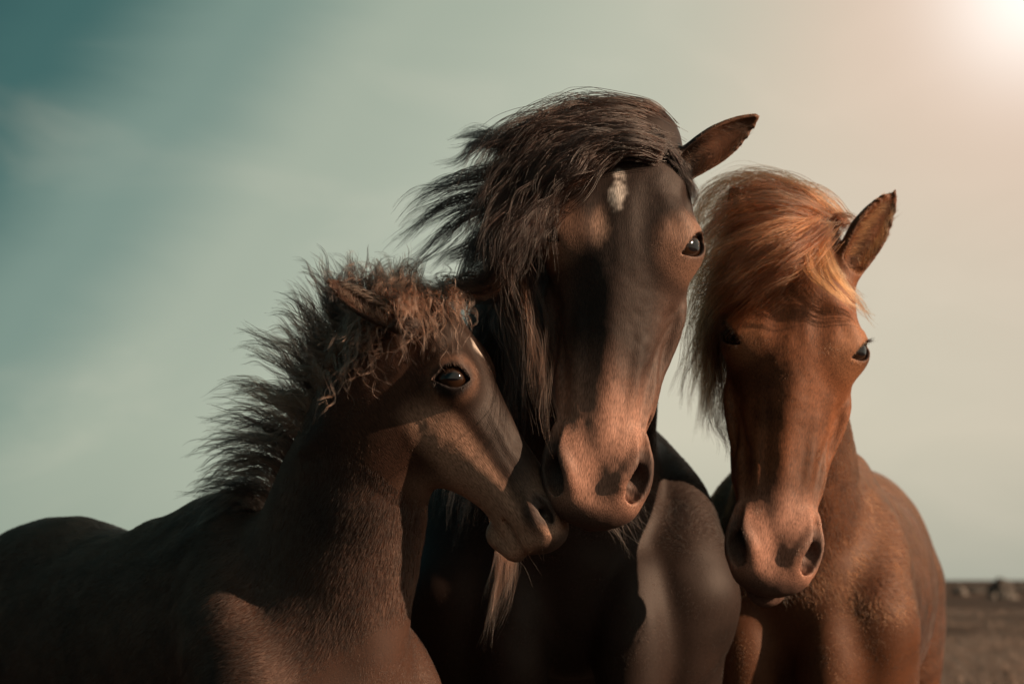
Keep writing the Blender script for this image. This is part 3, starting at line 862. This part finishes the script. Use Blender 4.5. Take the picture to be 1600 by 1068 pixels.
# ------------------------------------------------------------------ manes
def lock(pts, n, r0, r1, sub=6, wave=.004, freq=2.5, frizz=.0015, cut=(.7, 1.0), col=(.03, .02, .015), tip=None, K=18, fan=1.0, rad=.00028, tipk=2.0):
    """n strands along a guide, gathered in sub-locks; returns positions and colours"""
    g = catmull(np.asarray(pts, float), 60)
    tg = np.gradient(g, axis=0); tg /= np.linalg.norm(tg, axis=1)[:, None]
    ref = np.array([0.0, 1.0, .15]); a = np.cross(tg, ref); a /= np.linalg.norm(a, axis=1)[:, None] + 1e-9
    b = np.cross(tg, a)
    sid = rng.integers(0, sub, n)
    sc = rng.normal(0, 1, (sub, 2)); sc /= np.maximum(1, np.linalg.norm(sc, axis=1)/1.5)[:, None]
    sph = rng.random((sub, 2))*6.28; sfr = freq*(.7+.6*rng.random(sub)); samp = .5 + rng.random(sub)
    scut = cut[0] + (cut[1]-cut[0])*rng.random(sub)
    end = np.clip(scut[sid]*(.86 + .14*rng.random(n)), .05, 1)
    u = np.linspace(0, 1, K)[None]*end[:, None]
    x = u*59; i = np.clip(x.astype(int), 0, 58); w = (x - i)[..., None]
    c = g[i]*(1-w) + g[i+1]*w; A = a[i]*(1-w) + a[i+1]*w; B = b[i]*(1-w) + b[i+1]*w
    rs = (r0 + (r1 - r0)*u)
    own = rng.normal(0, 1, (n, 2))
    gat = (1 - .86*u**.5)                      # strands draw together towards the tip of each sub-lock
    oa = rs*(sc[sid, 0][:, None]*fan + .55*own[:, :1]*gat); ob = rs*(sc[sid, 1][:, None]*.8 + .55*own[:, 1:]*gat)
    ph = sfr[sid][:, None]*6.28*u
    am = wave*samp[sid][:, None]*np.minimum(1, u*2.5)
    oa = oa + am*np.sin(ph + sph[sid, :1]); ob = ob + am*np.sin(ph*1.1 + sph[sid, 1:])
    fz = np.cumsum(rng.normal(0, 1, (n, K, 2)), axis=1)*frizz*.4
    oa = oa + fz[..., 0]*np.minimum(1, u*3); ob = ob + fz[..., 1]*np.minimum(1, u*3)
    pos = c + A*oa[..., None] + B*ob[..., None]
    r = rad*(.7 + .6*rng.random((n, 1)))*(1 - .75*np.linspace(0, 1, K)[None]**2)
    base = np.asarray(col)*(.5 + rng.random((sub, 1)))[sid]*(.6 + .8*rng.random((n, 1)))
    if tip is not None:
        mixw = (rng.random((sub, 1))**tipk)[sid]; base = base*(1-mixw) + np.asarray(tip)*mixw
    return pos, r, base
def gather(name, parts, root, W, mat=None):
    ks = {}
    for p, r, c in parts: ks.setdefault(p.shape[1], []).append((p, r, c))
    for k, L in ks.items():
        h = hair_obj(name, np.concatenate([x[0] for x in L]), np.concatenate([x[1] for x in L]), np.clip(np.concatenate([x[2] for x in L]), .002, .9), mat or M_MANE, root, kind='stuff')
        h.matrix_parent_inverse = W.inverted()
YO = 0.0
def G(pts, Y=None):
    return [P(p[0], p[1], (p[2] if len(p) > 2 else Y) + YO) for p in pts]
def jit(pts, sx, sy=None, sY=.01):
    """the same guide shifted as a whole, a little more at its tip"""
    sy = sx if sy is None else sy
    d = rng.normal(0, 1, 3); e = rng.normal(0, 1, 3); m = len(pts)
    return [(p[0] + sx*(d[0]*.6 + e[0]*i/m), p[1] + sy*(d[1]*.6 + e[1]*i/m), p[2] + sY*(d[2]*.5 + e[2]*i/m)) for i, p in enumerate(pts)]
def whiskers(H, n, root, W, length, col, rad=.00022, drange=(-.22, -.12), bias=0.0):
    t = rng.uniform(.86, 1.0, n); s = np.sign(rng.uniform(-1 + bias, 1 + bias, n)); d = rng.uniform(*drange, n)
    l = s*H.ws*np.interp(d, [-.24, -.17, -.10], [.035, .078, .085])*(1 - .35*sst(.93, 1.0, t))
    if H.deep != 1: d = np.where(d < -.09, -.09 + (d+.09)*1.22, d)
    p0 = np.array([H.world((a, b, c)) for a, b, c in zip(t, l, d)])
    dr = np.stack([.5 + .4*rng.random(n), s*(.35 + .5*rng.random(n)), -.15 + .5*rng.normal(0, 1, n)*.6], -1) @ H.R
    dr /= np.linalg.norm(dr, axis=1)[:, None]
    cu = rng.normal(0, .35, (n, 3)) + np.array([0, 0, -.15])
    ln = length*(.35 + rng.random(n)**1.5)
    u = np.linspace(0, 1, 8)[None, :, None]
    pos = p0[:, None] + ln[:, None, None]*(dr[:, None]*u + cu[:, None]*u**2*.6) - dr[:, None]*.004
    r = rad*(1 - .8*np.linspace(0, 1, 8))[None]*np.ones((n, 1))
    h = hair_obj('whiskers', pos, r, np.tile(col, (n, 1))*(.5+rng.random((n, 1))), M_MANE, root, kind='stuff'); h.matrix_parent_inverse = W.inverted()
def lashes(H, root, W, n=130, ln=.019):
    parts = []
    for s in (1, -1):
        c, e, em, eq = H.eye_world(s); R = H.eye_r*H.L
        x = rng.uniform(-.95, .75, n); up = (.66 - H.lid)*(1 - x**2) - .1*x + .08
        base = c + em*(x*R*1.1)[:, None] + eq*(up*R)[:, None] + e*(R*1.13*np.sqrt(np.maximum(.05, 1 - np.minimum(.9, (x*.97)**2 + up**2))))[:, None]
        u = np.linspace(0, 1, 6)[None, :, None]
        dr = e*.9 + eq*.15 - em*.35 + rng.normal(0, .12, (n, 3)); dn = -eq
        pos = base[:, None] + ln*(.6+.5*rng.random((n, 1, 1)))*(dr[:, None]*u + dn*.35*np.sin(u*2.2)*.6)
        parts.append((pos, .00024*(1 - .8*np.linspace(0, 1, 6))[None]*np.ones((n, 1)), np.tile((.006, .005, .005), (n, 1))))
    gather('eyelashes', parts, root, W)
def ear_tuft(H, root, W, col, n=500, ln=.022, rad=.0003):
    parts = []
    for sd, base, tip, face, wid in H.ears:
        base = np.asarray(base, float); tip = np.asarray(tip, float); ax = unit(tip-base); L = np.linalg.norm(tip-base)
        fu = unit(np.asarray(face) - (np.asarray(face) @ ax)*ax); lat = np.cross(ax, fu)
        x = rng.uniform(.02, .78, n); y = rng.choice([-1, 1], n)*(.45+.5*rng.random(n))*wid*np.interp(x, [0, .45, 1], [.7, .95, .3])
        p = base + ax*(x*L)[:, None] + lat*y[:, None] + fu*(wid*(.1 + .25*rng.random(n)))[:, None]
        dr = ax*.6 + fu*.5 - lat*np.sign(y)[:, None]*.6 + rng.normal(0, .25, (n, 3))
        w0 = p*H.L @ H.R + H.O; d = dr @ H.R; d /= np.linalg.norm(d, axis=1)[:, None]
        u = np.linspace(0, 1, 5)[None, :, None]
        pos = w0[:, None] + d[:, None]*u*(ln*(.4+.8*rng.random(n)))[:, None, None] + rng.normal(0, .002, (n, 1, 3))*u**2
        parts.append((pos, rad*(1 - .8*np.linspace(0, 1, 5))[None]*np.ones((n, 1)), np.tile(col, (n, 1))*(.4+rng.random((n, 1)))))
    gather('ear_hair', parts, root, W)

# ------------------------------------------------------------------ middle horse
HM, WM, _ = make_horse('horse', 'tall dark brown horse with white star and black windblown mane, standing in the middle', 'horse',
    M_MID, 1.03, NECK_MID, LAT_MID, H_MID, coat_mid, FUR_MID)
DK = (.0035, .0025, .0025); DKT = (.022, .0095, .006)
mm = []
YO = -.09
top = [[(1034, 208, 2.62), (1008, 182, 2.59), (940, 172, 2.57), (860, 190, 2.56), (790, 222, 2.55), (748, 272, 2.55), (722, 340, 2.55)],
       [(1036, 214, 2.61), (990, 190, 2.57), (910, 192, 2.54), (835, 226, 2.53), (780, 280, 2.53), (750, 345, 2.53), (738, 420, 2.53)],
       [(1036, 222, 2.58), (990, 206, 2.54), (920, 212, 2.525), (850, 256, 2.52), (800, 318, 2.52), (775, 380, 2.50), (768, 450, 2.51)],
       [(1034, 230, 2.55), (985, 224, 2.515), (930, 226, 2.505), (880, 262, 2.505), (838, 312, 2.505), (806, 375, 2.47), (790, 450, 2.49)],
       [(1036, 236, 2.53), (990, 222, 2.51), (940, 234, 2.502), (890, 272, 2.505), (850, 322, 2.51), (826, 384, 2.52), (815, 460, 2.49)]]
for k, g in enumerate(top):
    for j in range(6 if k < 3 else 8):
        mm.append(lock(G(jit(g, 12, 7, .012)), 84, .008, .021, sub=14, wave=.008, freq=2.6, frizz=.0024, cut=(.5, 1.0), col=DK, tip=DKT, rad=.00042))
fall = [[(940, 228, 2.51), (858, 284, 2.515), (820, 350, 2.53), (812, 420, 2.57), (824, 500, 2.58), (836, 580, 2.57), (852, 690, 2.54)],
        [(930, 240, 2.51), (855, 305, 2.525), (812, 385, 2.56), (800, 460, 2.59), (806, 530, 2.60), (818, 600, 2.60), (826, 660, 2.60)],
        [(900, 250, 2.50), (830, 320, 2.52), (790, 395, 2.57), (776, 460, 2.59), (764, 500, 2.60), (756, 530, 2.60)],
        [(890, 230, 2.54), (810, 310, 2.57), (775, 400, 2.60), (760, 470, 2.62), (740, 500, 2.62), (724, 522, 2.62)],
        [(935, 234, 2.51), (862, 286, 2.515), (826, 345, 2.53), (820, 440, 2.58), (828, 520, 2.59), (838, 600, 2.58)]]
for k, g in enumerate(fall):
    for j in range(7):
        mm.append(lock(G(jit(g, 8, 11, .012)), 60, .010, .020, sub=9, wave=.007, freq=3.4, frizz=.0022, cut=(.45, 1.0), col=DK, tip=DKT, rad=.00036))
for k in range(10):      # loose long strands beside the face
    mm.append(lock(G(jit(fall[0][:4] + [(836, 520, 2.55), (848, 640, 2.50), (860, 742, 2.46)], 8, 12, .01)), 14, .006, .008, sub=3, wave=.006, freq=3, cut=(.75, 1), col=DKT, tip=(.16, .07, .04)))
for a, b, cc, dd in [((790, 235), (740, 232), (705, 262), (672, 276)), ((770, 270), (705, 285), (655, 308), (612, 348)), ((765, 300), (700, 322), (650, 350), (600, 392)),
                     ((775, 320), (720, 352), (675, 388), (622, 424)), ((770, 350), (730, 390), (690, 410), (655, 440)), ((760, 380), (730, 410), (716, 440), (700, 462)),
                     ((790, 220), (745, 215), (715, 225), (690, 235))]:
    for j in range(4):
        mm.append(lock(G(jit([(a[0]+70, a[1]-30, 2.54), (*a, 2.55), (*b, 2.57), (*cc, 2.60), (*dd, 2.62)], 13, 10, .03)), 50, .008, .005, sub=5, wave=.004, freq=1.6, cut=(.7, 1), col=DK))
for j in range(8):       # towards the foal
    mm.append(lock(G(jit([(800, 400, 2.56), (765, 440, 2.57), (715, 452, 2.58), (660, 452, 2.58), (615, 462, 2.58)], 12, 9, .02)), 80, .014, .008, sub=6, wave=.005, freq=2.4, cut=(.6, 1), col=DK, tip=(.05, .025, .016)))
for j in range(9):       # strap of mane before the ear
    mm.append(lock([H_MID.world(np.array(q_) + rng.normal(0, .006, 3)) for q_ in ((.03, .04, -.022), (.06, .085, -.022), (.10, .125, -.044), (.145, .158, -.075), (.19, .170, -.10))], 60, .006, .004, sub=5, wave=.002, cut=(.75, 1), col=DK))
for j in range(7):       # down the near side of the neck, out below the foal's chin
    mm.append(lock(G(jit([(760, 640, 2.86), (775, 760, 2.84), (792, 860, 2.80), (778, 940, 2.79), (752, 1028, 2.79)], 9, 8, .01)), 40, .012, .006, sub=5, wave=.006, freq=2, cut=(.75, 1), col=(.05, .024, .015), tip=(.12, .055, .034)))
for j in range(24):      # body of the mane hanging down the far side
    mm.append(lock(G(jit([(880, 300, 2.72), (800, 420, 2.76), (765, 560, 2.82), (735, 700, 2.88), (712, 840, 2.90)], 26, 20, .03)), 90, .02, .03, sub=8, wave=.006, freq=2.5, cut=(.5, 1), col=DK))
for j in range(80):
    g = (top + fall)[int(rng.integers(1, 10))]; mm.append(lock(G(jit(g, 24, 14, .03)), 3, .006, .012, sub=3, wave=.008, freq=1.8, frizz=.0025, cut=(.5, 1.0), col=DK, tip=DKT))
gather('mane', mm, HM, WM)
whiskers(H_MID, 170, HM, WM, .045, (.20, .11, .07), bias=.45)
lashes(H_MID, HM, WM); ear_tuft(H_MID, HM, WM, (.10, .055, .035))

YO = 0.0
# ------------------------------------------------------------------ chestnut
HR, WR, _ = make_horse('horse', 'chestnut horse with flaxen ginger forelock, standing at the right', 'horse',
    M_RIGHT, .98, NECK_RIGHT, LAT_RIGHT, H_RIGHT, coat_right, FUR_RIGHT, fine=.0034)
CH = (.034, .011, .005); CHT = (.17, .064, .026)
mm = []
sweep = [[(1288, 350, 2.92), (1262, 325, 2.90), (1215, 304, 2.89), (1160, 302, 2.89), (1118, 322, 2.90), (1096, 370, 2.91), (1084, 440, 2.92)],
         [(1284, 356, 2.89), (1245, 340, 2.86), (1195, 335, 2.85), (1145, 352, 2.86), (1112, 395, 2.88), (1094, 450, 2.90), (1088, 520, 2.91)],
         [(1282, 362, 2.86), (1240, 362, 2.82), (1195, 372, 2.81), (1150, 402, 2.82), (1118, 445, 2.85), (1102, 500, 2.88), (1100, 552, 2.90)],
         [(1280, 366, 2.84), (1245, 382, 2.79), (1205, 402, 2.78), (1165, 434, 2.79), (1132, 475, 2.82), (1112, 520, 2.86), (1106, 560, 2.88)],
         [(1282, 370, 2.82), (1255, 396, 2.77), (1222, 420, 2.76), (1185, 450, 2.77), (1148, 485, 2.79), (1124, 520, 2.84)]]
for k, g in enumerate(sweep):
    for j in range(8):
        mm.append(lock(G(jit(g, 15, 12, .018)), 95, .012, .028, sub=14, wave=.006, freq=1.9, frizz=.002, cut=(.5, 1.0), col=CH, tip=CHT, rad=.00036))
for j in range(16):      # ends below, blown towards the middle horse
    mm.append(lock(G(jit([(1140, 440, 2.88), (1112, 520, 2.92), (1100, 580, 2.94), (1088, 625, 2.95), (1078, 650, 2.95)], 20, 16, .02)), 60, .016, .014, sub=6, wave=.004, freq=2, cut=(.5, 1), col=(.035, .013, .006), tip=(.10, .042, .018)))
for j in range(6):
    mm.append(lock(G(jit([(1130, 520, 2.92), (1128, 600, 2.93), (1122, 660, 2.94), (1138, 700, 2.95), (1132, 760, 2.95)], 9, 10, .02)), 30, .012, .010, sub=5, wave=.005, freq=2, cut=(.5, 1), col=(.03, .012, .006)))
fl = [[(1280, 366, 2.82), (1284, 400, 2.765), (1305, 438, 2.745), (1335, 468, 2.75), (1366, 500, 2.79)],
      [(1284, 364, 2.83), (1298, 400, 2.77), (1322, 440, 2.755), (1346, 470, 2.77), (1368, 506, 2.81)],
      [(1276, 368, 2.82), (1262, 396, 2.765), (1268, 430, 2.745), (1296, 458, 2.74), (1350, 488, 2.77)],
      [(1280, 366, 2.82), (1275, 400, 2.765), (1290, 440, 2.745), (1320, 470, 2.745), (1362, 496, 2.78)]]
for k, g in enumerate(fl):
    for j in range(3):
        mm.append(lock(G(jit(g, 8, 7, .006)), 26, .005, .005, sub=4, wave=.003, freq=1.6, frizz=.0008, cut=(.7, 1), col=(.16, .065, .026), tip=(.36, .18, .08)))
for j in range(12):      # fuzz behind the poll
    mm.append(lock(G(jit([(1285, 372, 2.88), (1296, 348, 2.89), (1316, 348, 2.89), (1334, 366, 2.89)], 9, 7, .01)), 60, .010, .012, sub=6, wave=.003, cut=(.4, 1), col=CH, K=10))
for j in range(14):      # rest of the mane on the neck
    mm.append(lock(G(jit([(1230, 380, 2.95), (1160, 450, 3.02), (1130, 560, 3.10), (1120, 680, 3.18)], 22, 20, .03)), 110, .02, .03, sub=8, wave=.005, cut=(.5, 1), col=CH))
for j in range(70):
    g = sweep[int(rng.integers(0, 5))]; mm.append(lock(G(jit(g, 26, 20, .03)), 3, .006, .010, sub=3, wave=.006, freq=1.4, frizz=.002, cut=(.4, 1.0), col=(.10, .04, .016), tip=CHT))
gather('mane', mm, HR, WR)
whiskers(H_RIGHT, 220, HR, WR, .026, (.30, .16, .08), drange=(-.235, -.16))
lashes(H_RIGHT, HR, WR); ear_tuft(H_RIGHT, HR, WR, (.30, .14, .06), 800)

# ------------------------------------------------------------------ foal
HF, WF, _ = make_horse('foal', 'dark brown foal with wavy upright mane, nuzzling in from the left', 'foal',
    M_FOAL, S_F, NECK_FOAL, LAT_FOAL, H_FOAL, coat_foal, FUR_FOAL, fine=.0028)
mm = []
FD = (.005, .0032, .0028); FT = (.135, .076, .052)
crest = catmull(np.array([(640, 462, 2.46), (590, 470, 2.49), (548, 500, 2.52), (515, 550, 2.56), (485, 615, 2.60), (452, 690, 2.65), (416, 745, 2.70), (376, 795, 2.75)], float), 100)
dirs = catmull(np.array([(10, -40, 0), (-25, -62, 0), (-75, -52, 0), (-92, -28, 0), (-92, -12, 0), (-88, 0, 0), (-80, 8, 0), (-62, 6, 0)], float), 100)
for k in range(190):
    i = int(rng.integers(0, 100)); c = crest[i] + rng.normal(0, 1, 3)*np.array([9, 9, .02]); d = dirs[i]*(.8 + .95*rng.random()) + np.r_[rng.normal(0, 12, 2), 0]
    bx, by = rng.normal(0, 9, 2)
    g = [(c[0]+20, c[1]+12, c[2]), (c[0]+4, c[1]-4, c[2]-.01), (c[0]+d[0]*.35+bx*.4, c[1]+d[1]*.5-12, c[2]), (c[0]+d[0]*.7+bx, c[1]+d[1]*.85+by*.6-4, c[2]), (c[0]+d[0]+bx*1.2, c[1]+d[1]+by*1.4+8, c[2]+.01)]
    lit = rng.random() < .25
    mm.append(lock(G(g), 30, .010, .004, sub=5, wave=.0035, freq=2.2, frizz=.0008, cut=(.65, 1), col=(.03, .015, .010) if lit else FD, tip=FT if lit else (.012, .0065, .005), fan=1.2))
for k in range(85):      # near side: locks that rise from the neck and turn over the crest
    i = int(rng.integers(8, 70)); c = crest[i] + np.array([rng.uniform(16, 46), rng.uniform(-4, 26), -.06])
    d = dirs[i]*rng.uniform(.7, 1.15)
    g = [(c[0], c[1]+rng.uniform(8, 30), c[2]-.01), (c[0]-10, c[1]-6, c[2]-.02), (c[0]+d[0]*.4, c[1]+d[1]*.5-10, c[2]-.01), (c[0]+d[0]*.8, c[1]+d[1]*.8+rng.normal(0, 8), c[2]), (c[0]+d[0]*1.1, c[1]+d[1]+rng.normal(6, 12), c[2]+.01)]
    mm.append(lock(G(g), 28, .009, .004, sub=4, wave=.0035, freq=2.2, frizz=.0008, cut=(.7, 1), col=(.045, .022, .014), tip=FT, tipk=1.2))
for k in range(34):      # ringlets falling before the neck, behind the ear
    i = int(rng.integers(5, 42)); c = crest[i] + np.array([22, 2, -.07]) + rng.normal(0, 1, 3)*np.array([12, 8, .01])
    L = rng.uniform(55, 120); sx = rng.normal(-10, 20)
    g = [(c[0]+8, c[1]-4, c[2]+.02), (c[0]+sx*.3, c[1]+L*.3, c[2]-.03), (c[0]+sx*.8, c[1]+L*.7, c[2]-.05), (c[0]+sx*1.4-4, c[1]+L, c[2]-.05)]
    mm.append(lock(G(g), 20, .006, .002, sub=3, wave=.006, freq=2.6, frizz=.0007, cut=(.75, 1), col=(.04, .02, .013), tip=FT, tipk=1.0))
for k in range(34):      # forelock ringlets
    x = float(np.clip(rng.normal(682, 36), 615, 765)); y = 458 + abs(x-690)*.12 + rng.normal(0, 7); L = rng.uniform(55, 135)*(1 if x < 710 else .6); sx = rng.normal(-2, 14); Y = 2.36 + (x-640)*.0005 + rng.normal(0, .008)
    g = [(x-22, y-10, Y+.06), (x-8, y, Y+.015), (x+sx*.4, y+L*.4, Y-.005), (x+sx, y+L*.75, Y-.008), (x+sx*1.5, y+L, Y-.005)]
    mm.append(lock(G(g), 18, .005, .002, sub=3, wave=.0055, freq=2.6, frizz=.0007, cut=(.7, 1), col=(.04, .02, .013) if rng.random() < .7 else FD, tip=FT, tipk=1.0))
for k in range(30):      # wisps standing up over the poll
    x = rng.uniform(515, 690); y = 468 - (x < 600)*4; L = rng.uniform(40, 85)
    sx = rng.normal(2, 16)
    g = [(x, y+8, 2.46), (x+sx*.2, y-L*.3, 2.46), (x+sx*.8, y-L*.7, 2.46), (x+sx*1.3, y-L, 2.46)]
    mm.append(lock(G(g), 16, .007, .003, sub=3, wave=.005, freq=2.4, cut=(.6, 1), col=FD, tip=(.05, .025, .016)))
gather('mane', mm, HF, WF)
whiskers(H_FOAL, 60, HF, WF, .03, (.25, .15, .10), drange=(-.25, -.12))
ear_tuft(H_FOAL, HF, WF, (.05, .03, .02), 500, .016)

# tails
def tail(M, S, root, W, col, tip):
    parts = []
    for j in range(10):
        o = rng.normal(0, .03, (5, 3))*np.array([.6, 1, .6]) * np.linspace(.3, 1.4, 5)[:, None]
        g = [pt(M, *(np.array(p_) + o_)) for p_, o_ in zip([(-1.16, 0, 1.16), (-1.27, 0, 1.12), (-1.33, 0, .92), (-1.34, 0, .66), (-1.31, 0, .36)], o)]
        parts.append(lock(g, 130, .02, .04, sub=8, wave=.01, freq=2, cut=(.7, 1), col=col, tip=tip, rad=.0004))
    gather('tail', parts, root, W)
tail(M_MID, 1.03, HM, WM, DK, DKT); tail(M_RIGHT, .98, HR, WR, CH, CHT); tail(M_FOAL, S_F, HF, WF, FD, (.03, .016, .011))
# ------------------------------------------------------------------ land
def mat_ground():
    m, t, o = new_mat('heath')
    b = t.nodes.new('ShaderNodeBsdfPrincipled'); t.links.new(b.outputs[0], o.inputs[0])
    g = t.nodes.new('ShaderNodeNewGeometry')
    mp = t.nodes.new('ShaderNodeMapping'); mp.inputs['Scale'].default_value = (.09, .035, .1); t.links.new(g.outputs['Position'], mp.inputs[0])
    n = t.nodes.new('ShaderNodeTexNoise'); n.inputs['Scale'].default_value = 1.0; n.inputs['Detail'].default_value = 5; t.links.new(mp.outputs[0], n.inputs['Vector'])
    n2 = t.nodes.new('ShaderNodeTexNoise'); n2.inputs['Scale'].default_value = 1.6; n2.inputs['Detail'].default_value = 8; t.links.new(g.outputs['Position'], n2.inputs['Vector'])
    r = t.nodes.new('ShaderNodeValToRGB'); e = r.color_ramp.elements
    e[0].position = .36; e[0].color = (.010, .009, .007, 1); e[1].position = .66; e[1].color = (.040, .025, .017, 1)
    x = r.color_ramp.elements.new(.5); x.color = (.036, .023, .016, 1)
    mx = t.nodes.new('ShaderNodeMath'); mx.operation = 'MULTIPLY_ADD'; mx.inputs[1].default_value = .45; t.links.new(n2.outputs[0], mx.inputs[0])
    ms = t.nodes.new('ShaderNodeMath'); ms.operation = 'MULTIPLY'; ms.inputs[1].default_value = .55; t.links.new(n.outputs[0], ms.inputs[0])
    t.links.new(ms.outputs[0], mx.inputs[2]); t.links.new(mx.outputs[0], r.inputs[0]); t.links.new(r.outputs[0], b.inputs['Base Color'])
    b.inputs['Roughness'].default_value = .95; b.inputs['Specular IOR Level'].default_value = .1
    bp = t.nodes.new('ShaderNodeBump'); bp.inputs['Strength'].default_value = .9; bp.inputs['Distance'].default_value = .12
    t.links.new(n2.outputs[0], bp.inputs['Height']); t.links.new(bp.outputs[0], b.inputs['Normal'])
    return m
def mat_rock(name, c0, c1):
    m, t, o = new_mat(name)
    b = t.nodes.new('ShaderNodeBsdfPrincipled'); t.links.new(b.outputs[0], o.inputs[0])
    n = t.nodes.new('ShaderNodeTexNoise'); n.inputs['Scale'].default_value = 2.2; n.inputs['Detail'].default_value = 8
    tcn = t.nodes.new('ShaderNodeTexCoord'); t.links.new(tcn.outputs['Object'], n.inputs['Vector'])
    r = t.nodes.new('ShaderNodeValToRGB'); r.color_ramp.elements[0].position = .35; r.color_ramp.elements[0].color = (*c0, 1); r.color_ramp.elements[1].position = .7; r.color_ramp.elements[1].color = (*c1, 1)
    t.links.new(n.outputs[0], r.inputs[0]); t.links.new(r.outputs[0], b.inputs['Base Color']); b.inputs['Roughness'].default_value = .9
    bp = t.nodes.new('ShaderNodeBump'); bp.inputs['Strength'].default_value = .8; bp.inputs['Distance'].default_value = .1
    t.links.new(n.outputs[0], bp.inputs['Height']); t.links.new(bp.outputs[0], b.inputs['Normal'])
    return m
def ground_h(x, y):
    p = np.c_[x, y, np.zeros_like(x)]
    r = np.hypot(x, y - 3)
    h = noise3(p, .12, 61)*.10 + noise3(p, .5, 63)*.04 + noise3(p*np.array([.25, 1, 1]), .055, 65)*.32*sst(12, 40, r)
    h = h*sst(1.5, 6, r)
    return h - .35*sst(14, 60, r)
def build_ground():
    rr = np.r_[0, np.geomspace(.6, 4200, 150)]; th = np.linspace(0, 2*math.pi, 240, endpoint=False)
    R, T = np.meshgrid(rr[1:], th, indexing='ij')
    x = (R*np.cos(T)).ravel(); y = 3 + (R*np.sin(T)).ravel()
    h = ground_h(x, y); h = np.where(np.hypot(x, y-3) > 260, -.35, h)
    V = np.r_[[[0, 3, 0]], np.c_[x, y, h]]
    n = len(th); F = []
    for i in range(len(rr)-2):
        a = 1 + i*n + np.arange(n); b = 1 + i*n + (np.arange(n)+1) % n
        F.append(np.c_[a, a+n, b+n, b])
    F = np.concatenate(F)
    tri = np.c_[np.zeros(n, int), 1+np.arange(n), 1+(np.arange(n)+1) % n]
    F3 = np.concatenate([F[:, [0, 1, 2]], F[:, [0, 2, 3]], tri])
    mesh_obj('ground', V, F3, mat_ground(), None, kind='structure')
build_ground()
M_ROCK = mat_rock('dark_rock', (.012, .012, .011), (.05, .045, .04)); M_PALE = mat_rock('pale_rock', (.04, .037, .034), (.13, .122, .112))
def rock(px, Y, w, h, mat, label, seed, group='rocks along the horizon'):
    import bmesh
    bm = bmesh.new(); bmesh.ops.create_icosphere(bm, subdivisions=4, radius=1.0)
    v = np.array([q.co[:] for q in bm.verts]); f = np.array([[x.index for x in q.verts] for q in bm.faces]); bm.free()
    k = 1 + .28*noise3(v, 1.3, seed) + .16*noise3(v, 3.1, seed+1) + .07*noise3(v, 7, seed+2)
    v = v*k[:, None]*np.array([w/2, w*.35, h])
    o = mesh_obj('rock', v, f, mat, None, smooth=False, label=label, category='rock', group=group)
    x = (px-800)/FPX*Y; z = ground_h(np.array([x]), np.array([Y]))[0]
    o.location = (x, Y, z - .12*h)
rock(1522, 150, 3.6, 1.05, M_ROCK, 'low dark rock on the horizon, nearest to the chestnut horse', 3)
rock(1556, 140, 2.5, 1.45, M_ROCK, 'tallest dark rock on the horizon, second from the chestnut horse', 8)
rock(1596, 150, 3.4, 1.25, M_ROCK, 'dark rock on the horizon at the right edge of the photo', 14)
rock(1564, 118, 1.5, .62, M_PALE, 'pale rock in front of the tallest dark rock', 20)
rock(1540, 120, 1.1, .50, M_PALE, 'small pale rock below the gap between the dark rocks', 26)
rock(1491, 130, 1.2, .85, M_PALE, 'pale rock on the horizon touching the chestnut horse outline', 31)
# dry grass in the middle distance
def grass():
    n = 52000
    Y = 9 + 46*rng.random(n)**1.6; X = (rng.uniform(-.42, .46, n))*Y
    cl = noise3(np.c_[X, Y, 0*X], .55, 71); keep = cl > -.25; X, Y, cl = X[keep], Y[keep], cl[keep]; n = len(X)
    z = ground_h(X, Y)
    hgt = (.08 + .14*rng.random(n))*(1 + .5*cl); lean = rng.normal(0, .5, (n, 2)) + np.array([-.35, 0])
    u = np.linspace(0, 1, 4)[None, :, None]
    pos = np.stack([X, Y, z-.01], -1)[:, None] + hgt[:, None, None]*np.concatenate([lean[:, None]*u**1.6, np.repeat(u - .2*u*u, n, 0)], -1)
    rad = .004*np.array([1, .9, .6, .1])[None]*np.ones((n, 1))
    c = np.array([.013, .008, .0055])*(.4+.9*rng.random((n, 1)))
    hair_obj('dry_grass', pos, rad, c, M_FUR, None, kind='stuff', label='brown dry grass growing on the heath behind the horses', category='grass')
grass()
